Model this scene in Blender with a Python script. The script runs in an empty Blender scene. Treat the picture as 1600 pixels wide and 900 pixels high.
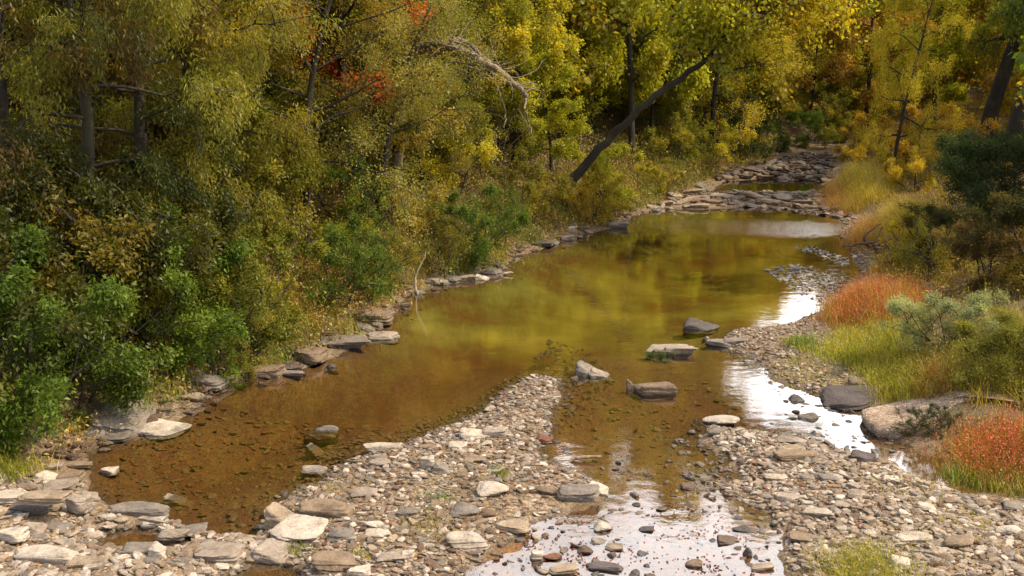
import bpy, math, random
import numpy as np
from mathutils import Vector

sc = bpy.context.scene
COL = sc.collection
# ------------------------------------------------------------------ camera, sky, sun, exposure
CAM_H, FPX, PITCH = 6.0, 1716.0, math.radians(13.44)
cd = bpy.data.cameras.new('camera'); cam = bpy.data.objects.new('camera', cd); COL.objects.link(cam)
cam.location = (0, 0, CAM_H); cam.rotation_euler = (math.pi/2 - PITCH, 0, 0)
cd.sensor_width = 36.0; cd.angle = 2*math.atan(800/FPX); cd.clip_end = 3000; cd.clip_start = 0.1
sc.camera = cam
SUN_EL, SUN_AZ = math.radians(54), math.radians(98)      # azimuth clockwise from the view direction
sun_dir = Vector((math.sin(SUN_AZ)*math.cos(SUN_EL), math.cos(SUN_AZ)*math.cos(SUN_EL), math.sin(SUN_EL)))
w = bpy.data.worlds.new('World'); sc.world = w; w.use_nodes = True
nt = w.node_tree; nt.nodes.clear()
def N(nt, t, **k):
    n = nt.nodes.new(t)
    for a, b in k.items(): setattr(n, a, b)
    return n
sky = N(nt, 'ShaderNodeTexSky', sky_type='NISHITA', sun_disc=False, sun_elevation=SUN_EL, sun_rotation=SUN_AZ, dust_density=3.0, air_density=1.2)
tc = N(nt, 'ShaderNodeTexCoord'); mp = N(nt, 'ShaderNodeMapping'); mp.inputs['Scale'].default_value = (1, 1, 2.6)
cn = N(nt, 'ShaderNodeTexNoise'); cn.inputs['Scale'].default_value = 2.2; cn.inputs['Detail'].default_value = 7; cn.inputs['Roughness'].default_value = .6
cr = N(nt, 'ShaderNodeValToRGB'); cr.color_ramp.elements[0].position = .34; cr.color_ramp.elements[1].position = .54
sep = N(nt, 'ShaderNodeSeparateXYZ')
up = N(nt, 'ShaderNodeMapRange'); up.inputs[1].default_value = .75; up.inputs[2].default_value = .35; up.inputs[3].default_value = .25; up.inputs[4].default_value = 1.0
fw = N(nt, 'ShaderNodeMapRange'); fw.inputs[1].default_value = -.2; fw.inputs[2].default_value = .6; fw.inputs[3].default_value = .3; fw.inputs[4].default_value = 1.0
mu = N(nt, 'ShaderNodeMath', operation='MULTIPLY'); mu2 = N(nt, 'ShaderNodeMath', operation='MULTIPLY')
mx = N(nt, 'ShaderNodeMixRGB'); mx.inputs[2].default_value = (18.5, 17.7, 17.7, 1)
bg = N(nt, 'ShaderNodeBackground'); bg.inputs[1].default_value = 0.15
wo = N(nt, 'ShaderNodeOutputWorld')
L = nt.links.new
L(tc.outputs['Generated'], mp.inputs[0]); L(mp.outputs[0], cn.inputs['Vector']); L(cn.outputs['Fac'], cr.inputs[0])
L(tc.outputs['Generated'], sep.inputs[0]); L(sep.outputs['Z'], up.inputs[0]); L(sep.outputs['Y'], fw.inputs[0])
L(up.outputs[0], mu.inputs[0]); L(fw.outputs[0], mu.inputs[1]); L(cr.outputs[0], mu2.inputs[0]); L(mu.outputs[0], mu2.inputs[1])
L(mu2.outputs[0], mx.inputs[0]); wm = N(nt, 'ShaderNodeMixRGB', blend_type='MULTIPLY'); wm.inputs[0].default_value = 1; wm.inputs[2].default_value = (1.0, .90, .74, 1); L(sky.outputs[0], wm.inputs[1]); L(wm.outputs[0], mx.inputs[1]); L(mx.outputs[0], bg.inputs[0]); L(bg.outputs[0], wo.inputs[0])
sl = bpy.data.lights.new('sun', 'SUN'); sl.energy = 3.3; sl.angle = math.radians(.6); sl.color = (1.0, .84, .58)
so = bpy.data.objects.new('sun', sl); COL.objects.link(so); so.rotation_euler = (-sun_dir).to_track_quat('-Z', 'Y').to_euler()
sc.view_settings.view_transform = 'Standard'; sc.view_settings.look = 'None'; sc.view_settings.gamma = 1; sc.view_settings.use_curve_mapping = False
sc.view_settings.exposure = 0.95
sc.render.engine = 'CYCLES'
cy = sc.cycles; cy.use_denoising = True; cy.max_bounces = 8; cy.diffuse_bounces = 3; cy.glossy_bounces = 3; cy.transmission_bounces = 4
cy.transparent_max_bounces = 8; cy.caustics_reflective = False; cy.caustics_refractive = False; cy.sample_clamp_indirect = 6

# ------------------------------------------------------------------ picture <-> place
cp, sp_ = math.cos(PITCH), math.sin(PITCH)
def ray(px, py):
    u = (np.asarray(px, float)-800)/FPX; v = (450-np.asarray(py, float))/FPX
    return u, cp + v*sp_, -sp_ + v*cp
def flat(px, py, z=0.0):
    a, b, c = ray(px, py); t = (z-CAM_H)/c
    return a*t, b*t
def proj(x, y, z):
    zz = z-CAM_H; f = y*cp - zz*sp_; u = y*sp_ + zz*cp
    return 800+FPX*x/f, 450-FPX*u/f
def pl(pts): return np.array([flat(*p) for p in pts])

# ------------------------------------------------------------------ numpy helpers
def vnoise(x, y, s, seed=0):
    x = np.asarray(x, float)/s; y = np.asarray(y, float)/s
    xi = np.floor(x); yi = np.floor(y); fx = x-xi; fy = y-yi
    fx = fx*fx*(3-2*fx); fy = fy*fy*(3-2*fy)
    def h(a, b):
        v = np.sin(a*127.1+b*311.7+seed*74.7)*43758.5453
        return v-np.floor(v)
    return (h(xi, yi)*(1-fx)+h(xi+1, yi)*fx)*(1-fy)+(h(xi, yi+1)*(1-fx)+h(xi+1, yi+1)*fx)*fy
def fbm(x, y, s, seed=0, o=4):
    r = 0; a = .5
    for i in range(o): r = r + a*(vnoise(x, y, s/2**i, seed+i*7)-.5); a *= .5
    return r
def dist_poly(x, y, P, closed):
    best = np.full(x.shape, 1e9); Q = P if not closed else np.vstack([P, P[:1]])
    for (x0, y0), (x1, y1) in zip(Q[:-1], Q[1:]):
        dx, dy = x1-x0, y1-y0; l = dx*dx+dy*dy+1e-12
        t = np.clip(((x-x0)*dx+(y-y0)*dy)/l, 0, 1)
        best = np.minimum(best, (x-x0-t*dx)**2+(y-y0-t*dy)**2)
    return np.sqrt(best)
def inside(x, y, P):
    r = np.zeros(x.shape, bool); n = len(P); j = n-1
    for i in range(n):
        xi, yi = P[i]; xj, yj = P[j]
        if yi != yj: r ^= ((yi > y) != (yj > y)) & (x < (xj-xi)*(y-yi)/(yj-yi)+xi)
        j = i
    return r
def smooth(t): t = np.clip(t, 0, 1); return t*t*(3-2*t)

# ------------------------------------------------------------------ the lie of the land
WMAIN = pl([(132, 770), (150, 705), (200, 690), (290, 648), (340, 606), (400, 592), (440, 590), (500, 568), (560, 540), (585, 520), (612, 490),
    (640, 462), (700, 444), (782, 432), (800, 402), (850, 387), (920, 366), (980, 352), (985, 338), (1040, 326), (1100, 327), (1180, 323),
    (1250, 328), (1300, 337), (1330, 352), (1318, 372), (1335, 395), (1345, 425), (1325, 452), (1290, 480), (1240, 505), (1150, 517), (1120, 535),
    (1175, 560), (1200, 590), (1260, 612), (1330, 635), (1372, 668), (1420, 700), (1415, 722), (1370, 712), (1300, 698), (1240, 690), (1180, 676), (1110, 668),
    (1098, 690), (1140, 715), (1160, 745), (1120, 775), (1190, 800), (1240, 835), (1225, 875), (1260, 930), (1000, 1010), (720, 920), (735, 880),
    (790, 850), (850, 810), (880, 795), (945, 775), (930, 745), (870, 722), (850, 700), (868, 660), (872, 620), (862, 590), (830, 590),
    (795, 612), (740, 652), (640, 687), (560, 712), (490, 752), (430, 775), (412, 800), (400, 840), (330, 835), (240, 810), (170, 795)])
WUP = pl([(1112, 300), (1130, 284), (1200, 279), (1290, 283), (1296, 296), (1250, 303), (1170, 302)])
WSMALL = pl([(165, 835), (230, 822), (300, 838), (300, 858), (200, 862), (150, 850)])
WFRONT = pl([(335, 905), (400, 880), (470, 885), (480, 910), (400, 960), (330, 950)])
WSIDE = pl([(1400, 690), (1450, 705), (1530, 730), (1570, 765), (1500, 775), (1430, 745), (1385, 715)])
LB = np.vstack([[(-16, -30), (-12, 5), (-9.5, 12.6)], pl([(0, 748), (100, 715), (150, 682), (230, 655), (300, 622), (345, 598), (420, 586), (470, 560),
    (560, 528), (600, 498), (640, 462), (700, 441), (785, 425), (800, 397), (850, 382), (925, 360), (985, 334), (1040, 318), (1085, 298), (1120, 278),
    (1180, 262), (1230, 242), (1262, 228), (1290, 216)]), [(18.6, 66), (20.6, 90), (23.4, 130), (25.4, 600)]])
RB = np.vstack([[(16, -30), (11, 5)], pl([(1750, 880), (1620, 790), (1540, 722), (1440, 690), (1390, 655), (1380, 610), (1340, 560), (1300, 510), (1305, 462),
    (1350, 430), (1372, 395), (1350, 362), (1325, 332), (1292, 300), (1300, 270), (1312, 242), (1335, 225)]), [(19.2, 66), (21.2, 90), (24, 130), (26, 600)]])
def water_sd(x, y):
    r = None
    for P in (WMAIN, WUP, WSMALL, WFRONT, WSIDE):
        d = dist_poly(x, y, P, True); d = np.where(inside(x, y, P), -d, d)
        r = d if r is None else np.minimum(r, d)
    return r
def land(x, y, full=False):
    x = np.asarray(x, float); y = np.asarray(y, float)
    sh = x.shape; x = x.ravel(); y = y.ravel()
    wob = fbm(x, y, 1.1, 3)*.5
    sd = water_sd(x, y) + wob*.9*smooth((30-y)/20+.3)+fbm(x, y, .35, 51)*.16
    sl = np.where(x < np.interp(y, LB[:, 1], LB[:, 0]), dist_poly(x, y, LB, False), 0)
    sr = np.where(x > np.interp(y, RB[:, 1], RB[:, 0]), dist_poly(x, y, RB, False), 0)
    shallow = smooth((16.3-y)/1.5)*smooth((x+1.2)/1.0)
    mid = smooth((21.5-y)/2)*smooth((x-.6)/.8)
    dm = .62*(1-mid)+.10*mid; dm = dm*(1-shallow)+.045*shallow
    left_near = smooth((14.6-y)/1.6)*smooth((-1-x)/1); dm = dm*(1-.6*left_near)
    k = .30*(1-shallow)+.05*shallow
    din = -dm*(1-np.exp(k*sd/dm))
    bar = .16*(1-np.exp(-np.maximum(sd, 0)/.9)) + .02*np.clip(sd/.2, 0, 1)
    bar = bar*(1+.9*smooth((-2-x)/3)*smooth((15-y)/3))
    z = np.where(sd < 0, din, bar)
    rough = fbm(x, y, .7, 11)*.10+fbm(x, y, .22, 17)*.05
    z = z+rough*np.where(sd < 0, .35+.5*shallow*0, .8)
    hill = .38*smooth(sl/.9)+.85*.5*np.maximum(0, sl-1.3)
    hill = np.where(hill > 0, 26*np.tanh(hill/26), 0)
    z = z+hill+np.minimum(sl, 6)/6*fbm(x, y, 4.5, 23)*1.6
    fl = .30*smooth(sr/.8)+.75*smooth((sr-1.6)/3.2)+.02*sr+.32*np.maximum(0, sr-30)
    fl = np.where(fl > 0, 30*np.tanh(fl/30), 0)
    z = z+fl+np.minimum(sr, 4)/4*fbm(x, y, 3.0, 31)*.5
    if full: return z.reshape(sh), sd.reshape(sh), sl.reshape(sh), sr.reshape(sh)
    return z.reshape(sh)
def hit(px, py):
    """the spot on the land that the photograph shows at this pixel"""
    a, b, c = ray(px, py); t = np.concatenate([np.arange(9, 60, .08), np.arange(60, 220, .5)])
    z = land(a*t, b*t); zz = CAM_H+c*t; i = np.argmax(zz <= z)
    if zz[i] > z[i]: i = len(t)-1
    return float(a*t[i]), float(b*t[i]), float(z[i])
def hits(px, py):
    px = np.asarray(px, float); py = np.asarray(py, float)
    a, b, c = ray(px, py); t = np.geomspace(9, 150, 500)
    X = a[:, None]*t; Y = b[:, None]*t; z = land(X, Y); zz = CAM_H+c[:, None]*t
    i = np.argmax(zz <= z, axis=1); r = np.arange(len(px))
    return X[r, i], Y[r, i], z[r, i]

def make_mesh(name, V, F, attrs=None, smooth_=False, mats=()):
    """F: int array (n, 3) or (n, 4), or a list of such arrays"""
    Fs = F if isinstance(F, list) else [F]; Fs = [np.asarray(f, np.int32) for f in Fs if len(f)]
    me = bpy.data.meshes.new(name); V = np.asarray(V, np.float32)
    nl = sum(f.size for f in Fs); npoly = sum(len(f) for f in Fs)
    me.vertices.add(len(V)); me.vertices.foreach_set('co', V.ravel())
    me.loops.add(nl); me.loops.foreach_set('vertex_index', np.concatenate([f.ravel() for f in Fs]))
    tot = np.concatenate([np.full(len(f), f.shape[1], np.int32) for f in Fs])
    me.polygons.add(npoly); st = np.concatenate([[0], np.cumsum(tot)[:-1]]).astype(np.int32)
    me.polygons.foreach_set('loop_start', st); me.polygons.foreach_set('loop_total', tot)
    me.polygons.foreach_set('use_smooth', np.full(npoly, bool(smooth_)))
    for k, a in (attrs or {}).items():
        at = me.attributes.new(k, 'FLOAT_COLOR', 'POINT'); a = np.asarray(a, np.float32)
        if a.shape[1] == 3: a = np.hstack([a, np.ones((len(a), 1), np.float32)])
        at.data.foreach_set('color', a.ravel())
    for m in mats: me.materials.append(m)
    me.update(calc_edges=True); me.validate()
    return me
def link(name, me, parent=None, loc=None, color=None, **props):
    o = bpy.data.objects.new(name, me); COL.objects.link(o)
    if parent is not None: o.parent = parent
    if loc is not None: o.location = loc
    if color is not None: o.color = color
    for k, v in props.items(): o[k] = v
    return o
def empty(name, loc, label, cat, group=None, rz=0.0, s=(1, 1, 1)):
    o = bpy.data.objects.new(name, None); COL.objects.link(o); o.location = loc; o.rotation_euler.z = rz; o.scale = s
    o.empty_display_size = .2; o['label'] = label; o['category'] = cat
    if group: o['group'] = group
    return o

# ------------------------------------------------------------------ materials
def mat(name):
    m = bpy.data.materials.new(name); m.use_nodes = True; m.node_tree.nodes.clear()
    o = N(m.node_tree, 'ShaderNodeOutputMaterial'); return m, m.node_tree, o
def ramp(nt, stops, src=None):
    r = N(nt, 'ShaderNodeValToRGB'); e = r.color_ramp.elements
    while len(e) < len(stops): e.new(.5)
    for i, (p, c) in enumerate(stops): e[i].position = p; e[i].color = (*c, 1) if len(c) == 3 else c
    if src is not None: nt.links.new(src, r.inputs[0])
    return r
def mix(nt, a, b, f, mode='MIX'):
    m = N(nt, 'ShaderNodeMixRGB', blend_type=mode)
    for i, v in ((0, f), (1, a), (2, b)):
        if hasattr(v, 'links'): nt.links.new(v, m.inputs[i])
        else: m.inputs[i].default_value = v if i == 0 else (*v, 1)[:4]
    return m.outputs[0]
def noise(nt, vec, s, d=4, r=.55):
    n = N(nt, 'ShaderNodeTexNoise'); n.inputs['Scale'].default_value = s; n.inputs['Detail'].default_value = d; n.inputs['Roughness'].default_value = r
    nt.links.new(vec, n.inputs['Vector']); return n.outputs['Fac']
def math_(nt, op, a, b=0.0, c=None):
    m = N(nt, 'ShaderNodeMath', operation=op)
    for i, v in enumerate((a, b) if c is None else (a, b, c)):
        if hasattr(v, 'links'): nt.links.new(v, m.inputs[i])
        else: m.inputs[i].default_value = v
    return m.outputs[0]
def maprange(nt, v, a, b, c, d):
    m = N(nt, 'ShaderNodeMapRange'); nt.links.new(v, m.inputs[0])
    for i, q in enumerate((a, b, c, d)): m.inputs[i+1].default_value = q
    return m.outputs[0]

def ground_material():
    m, nt, out = mat('ground'); L = nt.links.new
    g = N(nt, 'ShaderNodeNewGeometry'); pos = g.outputs['Position']
    at = N(nt, 'ShaderNodeAttribute', attribute_name='zone'); s = N(nt, 'ShaderNodeSeparateColor'); L(at.outputs['Color'], s.inputs[0])
    bank, wet, algae_reflection = s.outputs[0], s.outputs[1], s.outputs[2]
    vo = N(nt, 'ShaderNodeTexVoronoi'); vo.inputs['Scale'].default_value = 26; L(pos, vo.inputs['Vector'])
    vr = N(nt, 'ShaderNodeSeparateColor'); L(vo.outputs['Color'], vr.inputs[0])
    grav = ramp(nt, [(0, (.06, .036, .020)), (.3, (.11, .072, .042)), (.6, (.18, .125, .08)), (1, (.28, .22, .155))], vr.outputs[0]).outputs[0]
    patch = ramp(nt, [(.42, (0, 0, 0)), (.62, (1, 1, 1))], noise(nt, pos, .9, 5)).outputs[0]
    grav = mix(nt, grav, (.13, .085, .04), math_(nt, 'MULTIPLY', patch, .65))
    n1 = noise(nt, pos, 3.5, 6, .65); n2 = noise(nt, pos, 38, 3, .7)
    soil = ramp(nt, [(.3, (.035, .022, .012)), (.5, (.085, .05, .024)), (.68, (.17, .10, .045)), (.8, (.24, .13, .06))], mix(nt, n1, n2, .5)).outputs[0]
    moss = ramp(nt, [(.48, (0, 0, 0)), (.62, (1, 1, 1))], noise(nt, pos, 1.1, 4)).outputs[0]
    soil = mix(nt, soil, (.045, .055, .014), math_(nt, 'MULTIPLY', moss, .7))
    n3 = noise(nt, pos, .42, 4, .55); n4 = noise(nt, pos, 7, 4, .6)
    bed = ramp(nt, [(.25, (.085, .034, .009)), (.48, (.24, .110, .022)), (.75, (.40, .235, .048))], mix(nt, n3, n4, .45)).outputs[0]
    cobble = ramp(nt, [(0, (.3, .3, .3)), (1, (1.25, 1.1, .95))], vr.outputs[1]).outputs[0]
    bed = mix(nt, bed, cobble, .55, 'MULTIPLY')
    gr = ramp(nt, [(.36, (.27, .12, .02)), (.43, (.30, .20, .03)), (.50, (.36, .37, .06)), (.64, (.60, .61, .13))], mix(nt, n3, noise(nt, pos, 1.3, 3), .25)).outputs[0]  # far pool green: bed algae plus tree reflections painted into the colour
    bed = mix(nt, bed, gr, algae_reflection)
    dry = mix(nt, grav, soil, bank)
    col = mix(nt, dry, bed, wet)
    sx = N(nt, 'ShaderNodeSeparateXYZ'); L(pos, sx.inputs[0])
    damp = maprange(nt, sx.outputs['Z'], .0, .07, .55, 1.0)
    col = mix(nt, col, col, 0.0)
    dm = N(nt, 'ShaderNodeMixRGB', blend_type='MULTIPLY'); dm.inputs[0].default_value = 1; L(col, dm.inputs[1]); L(damp, dm.inputs[2])
    b = N(nt, 'ShaderNodeBsdfPrincipled'); b.inputs['Roughness'].default_value = .85; L(dm.outputs[0], b.inputs['Base Color'])
    bu = N(nt, 'ShaderNodeBump'); bu.inputs['Strength'].default_value = .6; bu.inputs['Distance'].default_value = .03
    L(math_(nt, 'ADD', math_(nt, 'MULTIPLY', vo.outputs['Distance'], -1.0), math_(nt, 'MULTIPLY', n2, .6)), bu.inputs['Height']); L(bu.outputs[0], b.inputs['Normal'])
    L(b.outputs[0], out.inputs[0]); return m

def rock_material(name, use_attr):
    m, nt, out = mat(name); L = nt.links.new
    g = N(nt, 'ShaderNodeNewGeometry'); pos = g.outputs['Position']
    if use_attr: base = N(nt, 'ShaderNodeAttribute', attribute_name='tone').outputs['Color']; rnd = None
    else: oi = N(nt, 'ShaderNodeObjectInfo'); base = oi.outputs['Color']
    n1 = noise(nt, pos, 5, 6, .65); n2 = noise(nt, pos, 26, 5, .7)
    mp = N(nt, 'ShaderNodeMapping'); mp.inputs['Scale'].default_value = (2.5, 2.5, 38); mp.inputs['Rotation'].default_value = (.12, .08, 0); L(pos, mp.inputs[0])
    st = noise(nt, mp.outputs[0], 1.0, 3, .6)
    v = math_(nt, 'ADD', math_(nt, 'MULTIPLY', n1, .6), math_(nt, 'MULTIPLY', n2, .4))
    shade = ramp(nt, [(.30, (.30, .27, .23)), (.45, (.82, .79, .75)), (.66, (1.35, 1.32, 1.26))], v).outputs[0]
    col = mix(nt, base, shade, 1.0, 'MULTIPLY')
    band = ramp(nt, [(.36, (.66, .60, .52)), (.5, (1, 1, 1))], st).outputs[0]
    col = mix(nt, col, band, .6, 'MULTIPLY')
    li = ramp(nt, [(.60, (0, 0, 0)), (.70, (1, 1, 1))], noise(nt, pos, 9, 5, .7)).outputs[0]
    col = mix(nt, col, (.14, .11, .06), math_(nt, 'MULTIPLY', li, .55))
    sx = N(nt, 'ShaderNodeSeparateXYZ'); L(pos, sx.inputs[0])
    zz = math_(nt, 'ADD', sx.outputs['Z'], math_(nt, 'MULTIPLY', math_(nt, 'SUBTRACT', n1, .5), .06))
    col = mix(nt, (.36, .25, .15), col, maprange(nt, zz, -.005, .02, 0, 1)) if False else col
    col = mix(nt, col, (.26, .155, .04), maprange(nt, zz, -.06, -.005, .9, 0.0))
    damp = maprange(nt, zz, .01, .05, .6, 1.0)
    dm = N(nt, 'ShaderNodeMixRGB', blend_type='MULTIPLY'); dm.inputs[0].default_value = 1; L(col, dm.inputs[1]); L(damp, dm.inputs[2])
    b = N(nt, 'ShaderNodeBsdfPrincipled'); L(dm.outputs[0], b.inputs['Base Color'])
    L(maprange(nt, zz, .012, .05, .35, .85), b.inputs['Roughness'])
    bu = N(nt, 'ShaderNodeBump'); bu.inputs['Strength'].default_value = .9; bu.inputs['Distance'].default_value = .05
    L(math_(nt, 'ADD', v, math_(nt, 'MULTIPLY', st, .5)), bu.inputs['Height']); L(bu.outputs[0], b.inputs['Normal'])
    L(b.outputs[0], out.inputs[0]); return m

def leaf_material(name='leaf', trans=.45, gloss=.015, own=False):
    m, nt, out = mat(name); L = nt.links.new
    at = N(nt, 'ShaderNodeAttribute', attribute_name='lv'); s = N(nt, 'ShaderNodeSeparateColor'); L(at.outputs['Color'], s.inputs[0])
    if own: base = N(nt, 'ShaderNodeAttribute', attribute_name='tone').outputs['Color']; al = .35
    else: oi = N(nt, 'ShaderNodeObjectInfo'); base = oi.outputs['Color']; al = oi.outputs['Alpha']
    br = ramp(nt, [(0, (.45, .45, .45)), (.5, (.95, .95, .95)), (1, (1.65, 1.6, 1.5))], s.outputs[0]).outputs[0]
    tn = ramp(nt, [(.35, (0, 0, 0)), (.75, (1, 1, 1))], s.outputs[1]).outputs[0]
    f = N(nt, 'ShaderNodeMath', operation='MULTIPLY'); L(tn, f.inputs[0])
    if hasattr(al, 'links'): L(al, f.inputs[1])
    else: f.inputs[1].default_value = al
    c = mix(nt, base, (.27, .17, .018), f.outputs[0])
    rare = ramp(nt, [(.90, (0, 0, 0)), (.93, (1, 1, 1))], s.outputs[2]).outputs[0]
    c = mix(nt, c, (.20, .075, .02), math_(nt, 'MULTIPLY', rare, math_(nt, 'MULTIPLY', al, 1.4)))
    c = mix(nt, c, br, 1.0, 'MULTIPLY')
    d = N(nt, 'ShaderNodeBsdfDiffuse'); t = N(nt, 'ShaderNodeBsdfTranslucent'); L(c, d.inputs[0])
    tcol = mix(nt, c, (1.7, 1.55, .55), 1.0, 'MULTIPLY'); L(tcol, t.inputs[0])
    ms = N(nt, 'ShaderNodeMixShader'); ms.inputs[0].default_value = trans; L(d.outputs[0], ms.inputs[1]); L(t.outputs[0], ms.inputs[2])
    gl = N(nt, 'ShaderNodeBsdfGlossy'); gl.inputs['Roughness'].default_value = .42
    m2 = N(nt, 'ShaderNodeMixShader'); m2.inputs[0].default_value = gloss; L(ms.outputs[0], m2.inputs[1]); L(gl.outputs[0], m2.inputs[2])
    L(m2.outputs[0], out.inputs[0]); return m

def bark_material(name='bark'):
    m, nt, out = mat(name); L = nt.links.new
    tc = N(nt, 'ShaderNodeTexCoord'); oi = N(nt, 'ShaderNodeObjectInfo')
    mp = N(nt, 'ShaderNodeMapping'); mp.inputs['Scale'].default_value = (9, 9, 1.6); L(tc.outputs['Object'], mp.inputs[0])
    n = noise(nt, mp.outputs[0], 2.2, 6, .7); n2 = noise(nt, tc.outputs['Object'], 1.7, 4)
    r = ramp(nt, [(.3, (.35, .33, .3)), (.55, (1, .97, .92)), (.75, (1.3, 1.25, 1.15))], n).outputs[0]
    c = mix(nt, oi.outputs['Color'], r, 1.0, 'MULTIPLY')
    ms = ramp(nt, [(.50, (0, 0, 0)), (.58, (1, 1, 1))], n2).outputs[0]
    c = mix(nt, c, (.05, .055, .02), math_(nt, 'MULTIPLY', ms, .35))
    b = N(nt, 'ShaderNodeBsdfPrincipled'); b.inputs['Roughness'].default_value = .9; L(c, b.inputs['Base Color'])
    bu = N(nt, 'ShaderNodeBump'); bu.inputs['Strength'].default_value = .8; bu.inputs['Distance'].default_value = .03; L(n, bu.inputs['Height']); L(bu.outputs[0], b.inputs['Normal'])
    L(b.outputs[0], out.inputs[0]); return m

def water_material():
    m, nt, out = mat('water'); L = nt.links.new
    g = N(nt, 'ShaderNodeNewGeometry'); pos = g.outputs['Position']
    sx = N(nt, 'ShaderNodeSeparateXYZ'); L(pos, sx.inputs[0])
    mp = N(nt, 'ShaderNodeMapping'); mp.inputs['Scale'].default_value = (1.0, 1.5, 1); L(pos, mp.inputs[0])
    a = noise(nt, mp.outputs[0], 2.2, 3, .5); b_ = noise(nt, mp.outputs[0], 7, 5, .7)
    # the breeze ruffles the far pool below the riffle; the rest lies nearly still
    dx = math_(nt, 'DIVIDE', math_(nt, 'SUBTRACT', sx.outputs['X'], 7.4), 2.9); dy = math_(nt, 'DIVIDE', math_(nt, 'SUBTRACT', sx.outputs['Y'], 33.0), 1.5)
    rr = math_(nt, 'ADD', math_(nt, 'MULTIPLY', dx, dx), math_(nt, 'MULTIPLY', dy, dy))
    ruf = maprange(nt, math_(nt, 'ADD', rr, math_(nt, 'MULTIPLY', math_(nt, 'SUBTRACT', a, .5), 1.5)), .0, 1.5, 1.0, 0.0)
    hgt = math_(nt, 'ADD', math_(nt, 'MULTIPLY', a, .55), math_(nt, 'MULTIPLY', b_, math_(nt, 'ADD', .10, math_(nt, 'MULTIPLY', ruf, 3.2))))
    bu = N(nt, 'ShaderNodeBump'); bu.inputs['Distance'].default_value = .012; bu.inputs['Strength'].default_value = .5; L(hgt, bu.inputs['Height'])
    fr = N(nt, 'ShaderNodeFresnel'); fr.inputs['IOR'].default_value = 1.5; L(bu.outputs[0], fr.inputs['Normal'])
    gl = N(nt, 'ShaderNodeBsdfGlossy'); gl.inputs['Roughness'].default_value = .03; L(bu.outputs[0], gl.inputs['Normal'])
    tr = N(nt, 'ShaderNodeBsdfTransparent'); tr.inputs[0].default_value = (.97, .95, .90, 1)
    ms = N(nt, 'ShaderNodeMixShader'); L(math_(nt, 'MINIMUM', math_(nt, 'MULTIPLY', fr.outputs[0], 2.0), 1.0), ms.inputs[0]); L(tr.outputs[0], ms.inputs[1]); L(gl.outputs[0], ms.inputs[2])
    L(ms.outputs[0], out.inputs[0])
    va = N(nt, 'ShaderNodeVolumeAbsorption'); va.inputs['Color'].default_value = (.93, .74, .28, 1); va.inputs['Density'].default_value = .5
    L(va.outputs[0], out.inputs['Volume']); return m

M_GROUND = ground_material(); M_ROCK = rock_material('limestone', False); M_STONES = rock_material('small_stones', True)
M_LEAF = leaf_material(); M_GRASS = leaf_material('grass_blades', .35, .02); M_BARK = bark_material(); M_WATER = water_material()
M_SCATTER = leaf_material('mixed_leaves', .25, .03, own=True)

# ------------------------------------------------------------------ ground sheet
t = np.linspace(-1, 1, 640); uu = np.sign(t)*np.abs(t)**1.5
ys = [-30, -18, -8, 0, 4, 7, 9]; y_ = 9.6
while y_ < 700: ys.append(y_); y_ += max(.055, (y_-9)*.0045 if y_ < 40 else (y_-9)*.012) if y_ < 150 else y_*.05
ys = np.array(ys); X = uu[None, :]*(np.abs(ys)[:, None]*.9+12); Y = np.repeat(ys[:, None], len(uu), 1)
Z, SD, SL, SR = land(X, Y, True)
zone = np.zeros((X.size, 3), np.float32)
zone[:, 0] = np.maximum(smooth(SL/.5), smooth((SR-.1)/.8)).ravel()
zone[:, 1] = smooth((-SD+.05)/.25).ravel()
alg_reflect = smooth((Y-18.5)/5.0)*.97+0.0  # algae zone, which also carries the painted reflection of lit trees
zone[:, 2] = (alg_reflect*smooth(-SD/.6)).ravel()
nr, nc = X.shape; idx = np.arange(nr*nc).reshape(nr, nc)
F = np.stack([idx[:-1, :-1], idx[:-1, 1:], idx[1:, 1:], idx[1:, :-1]], -1).reshape(-1, 4)
link('ground', make_mesh('ground', np.stack([X.ravel(), Y.ravel(), Z.ravel()], 1), F, {'zone': zone}, True, [M_GROUND]), kind='structure')
# water: one closed body, its top at z = 0, its floor under the ground sheet
wx0, wx1, wy0, wy1 = -15, 24, 2, 62
WV = [(wx0, wy0, -1.4), (wx1, wy0, -1.4), (wx1, wy1, -1.4), (wx0, wy1, -1.4), (wx0, wy0, 0), (wx1, wy0, 0), (wx1, wy1, 0), (wx0, wy1, 0)]
link('water', make_mesh('water', WV, np.array([(0, 3, 2, 1), (4, 5, 6, 7), (0, 1, 5, 4), (1, 2, 6, 5), (2, 3, 7, 6), (3, 0, 4, 7)]), mats=[M_WATER]), kind='structure')

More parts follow.
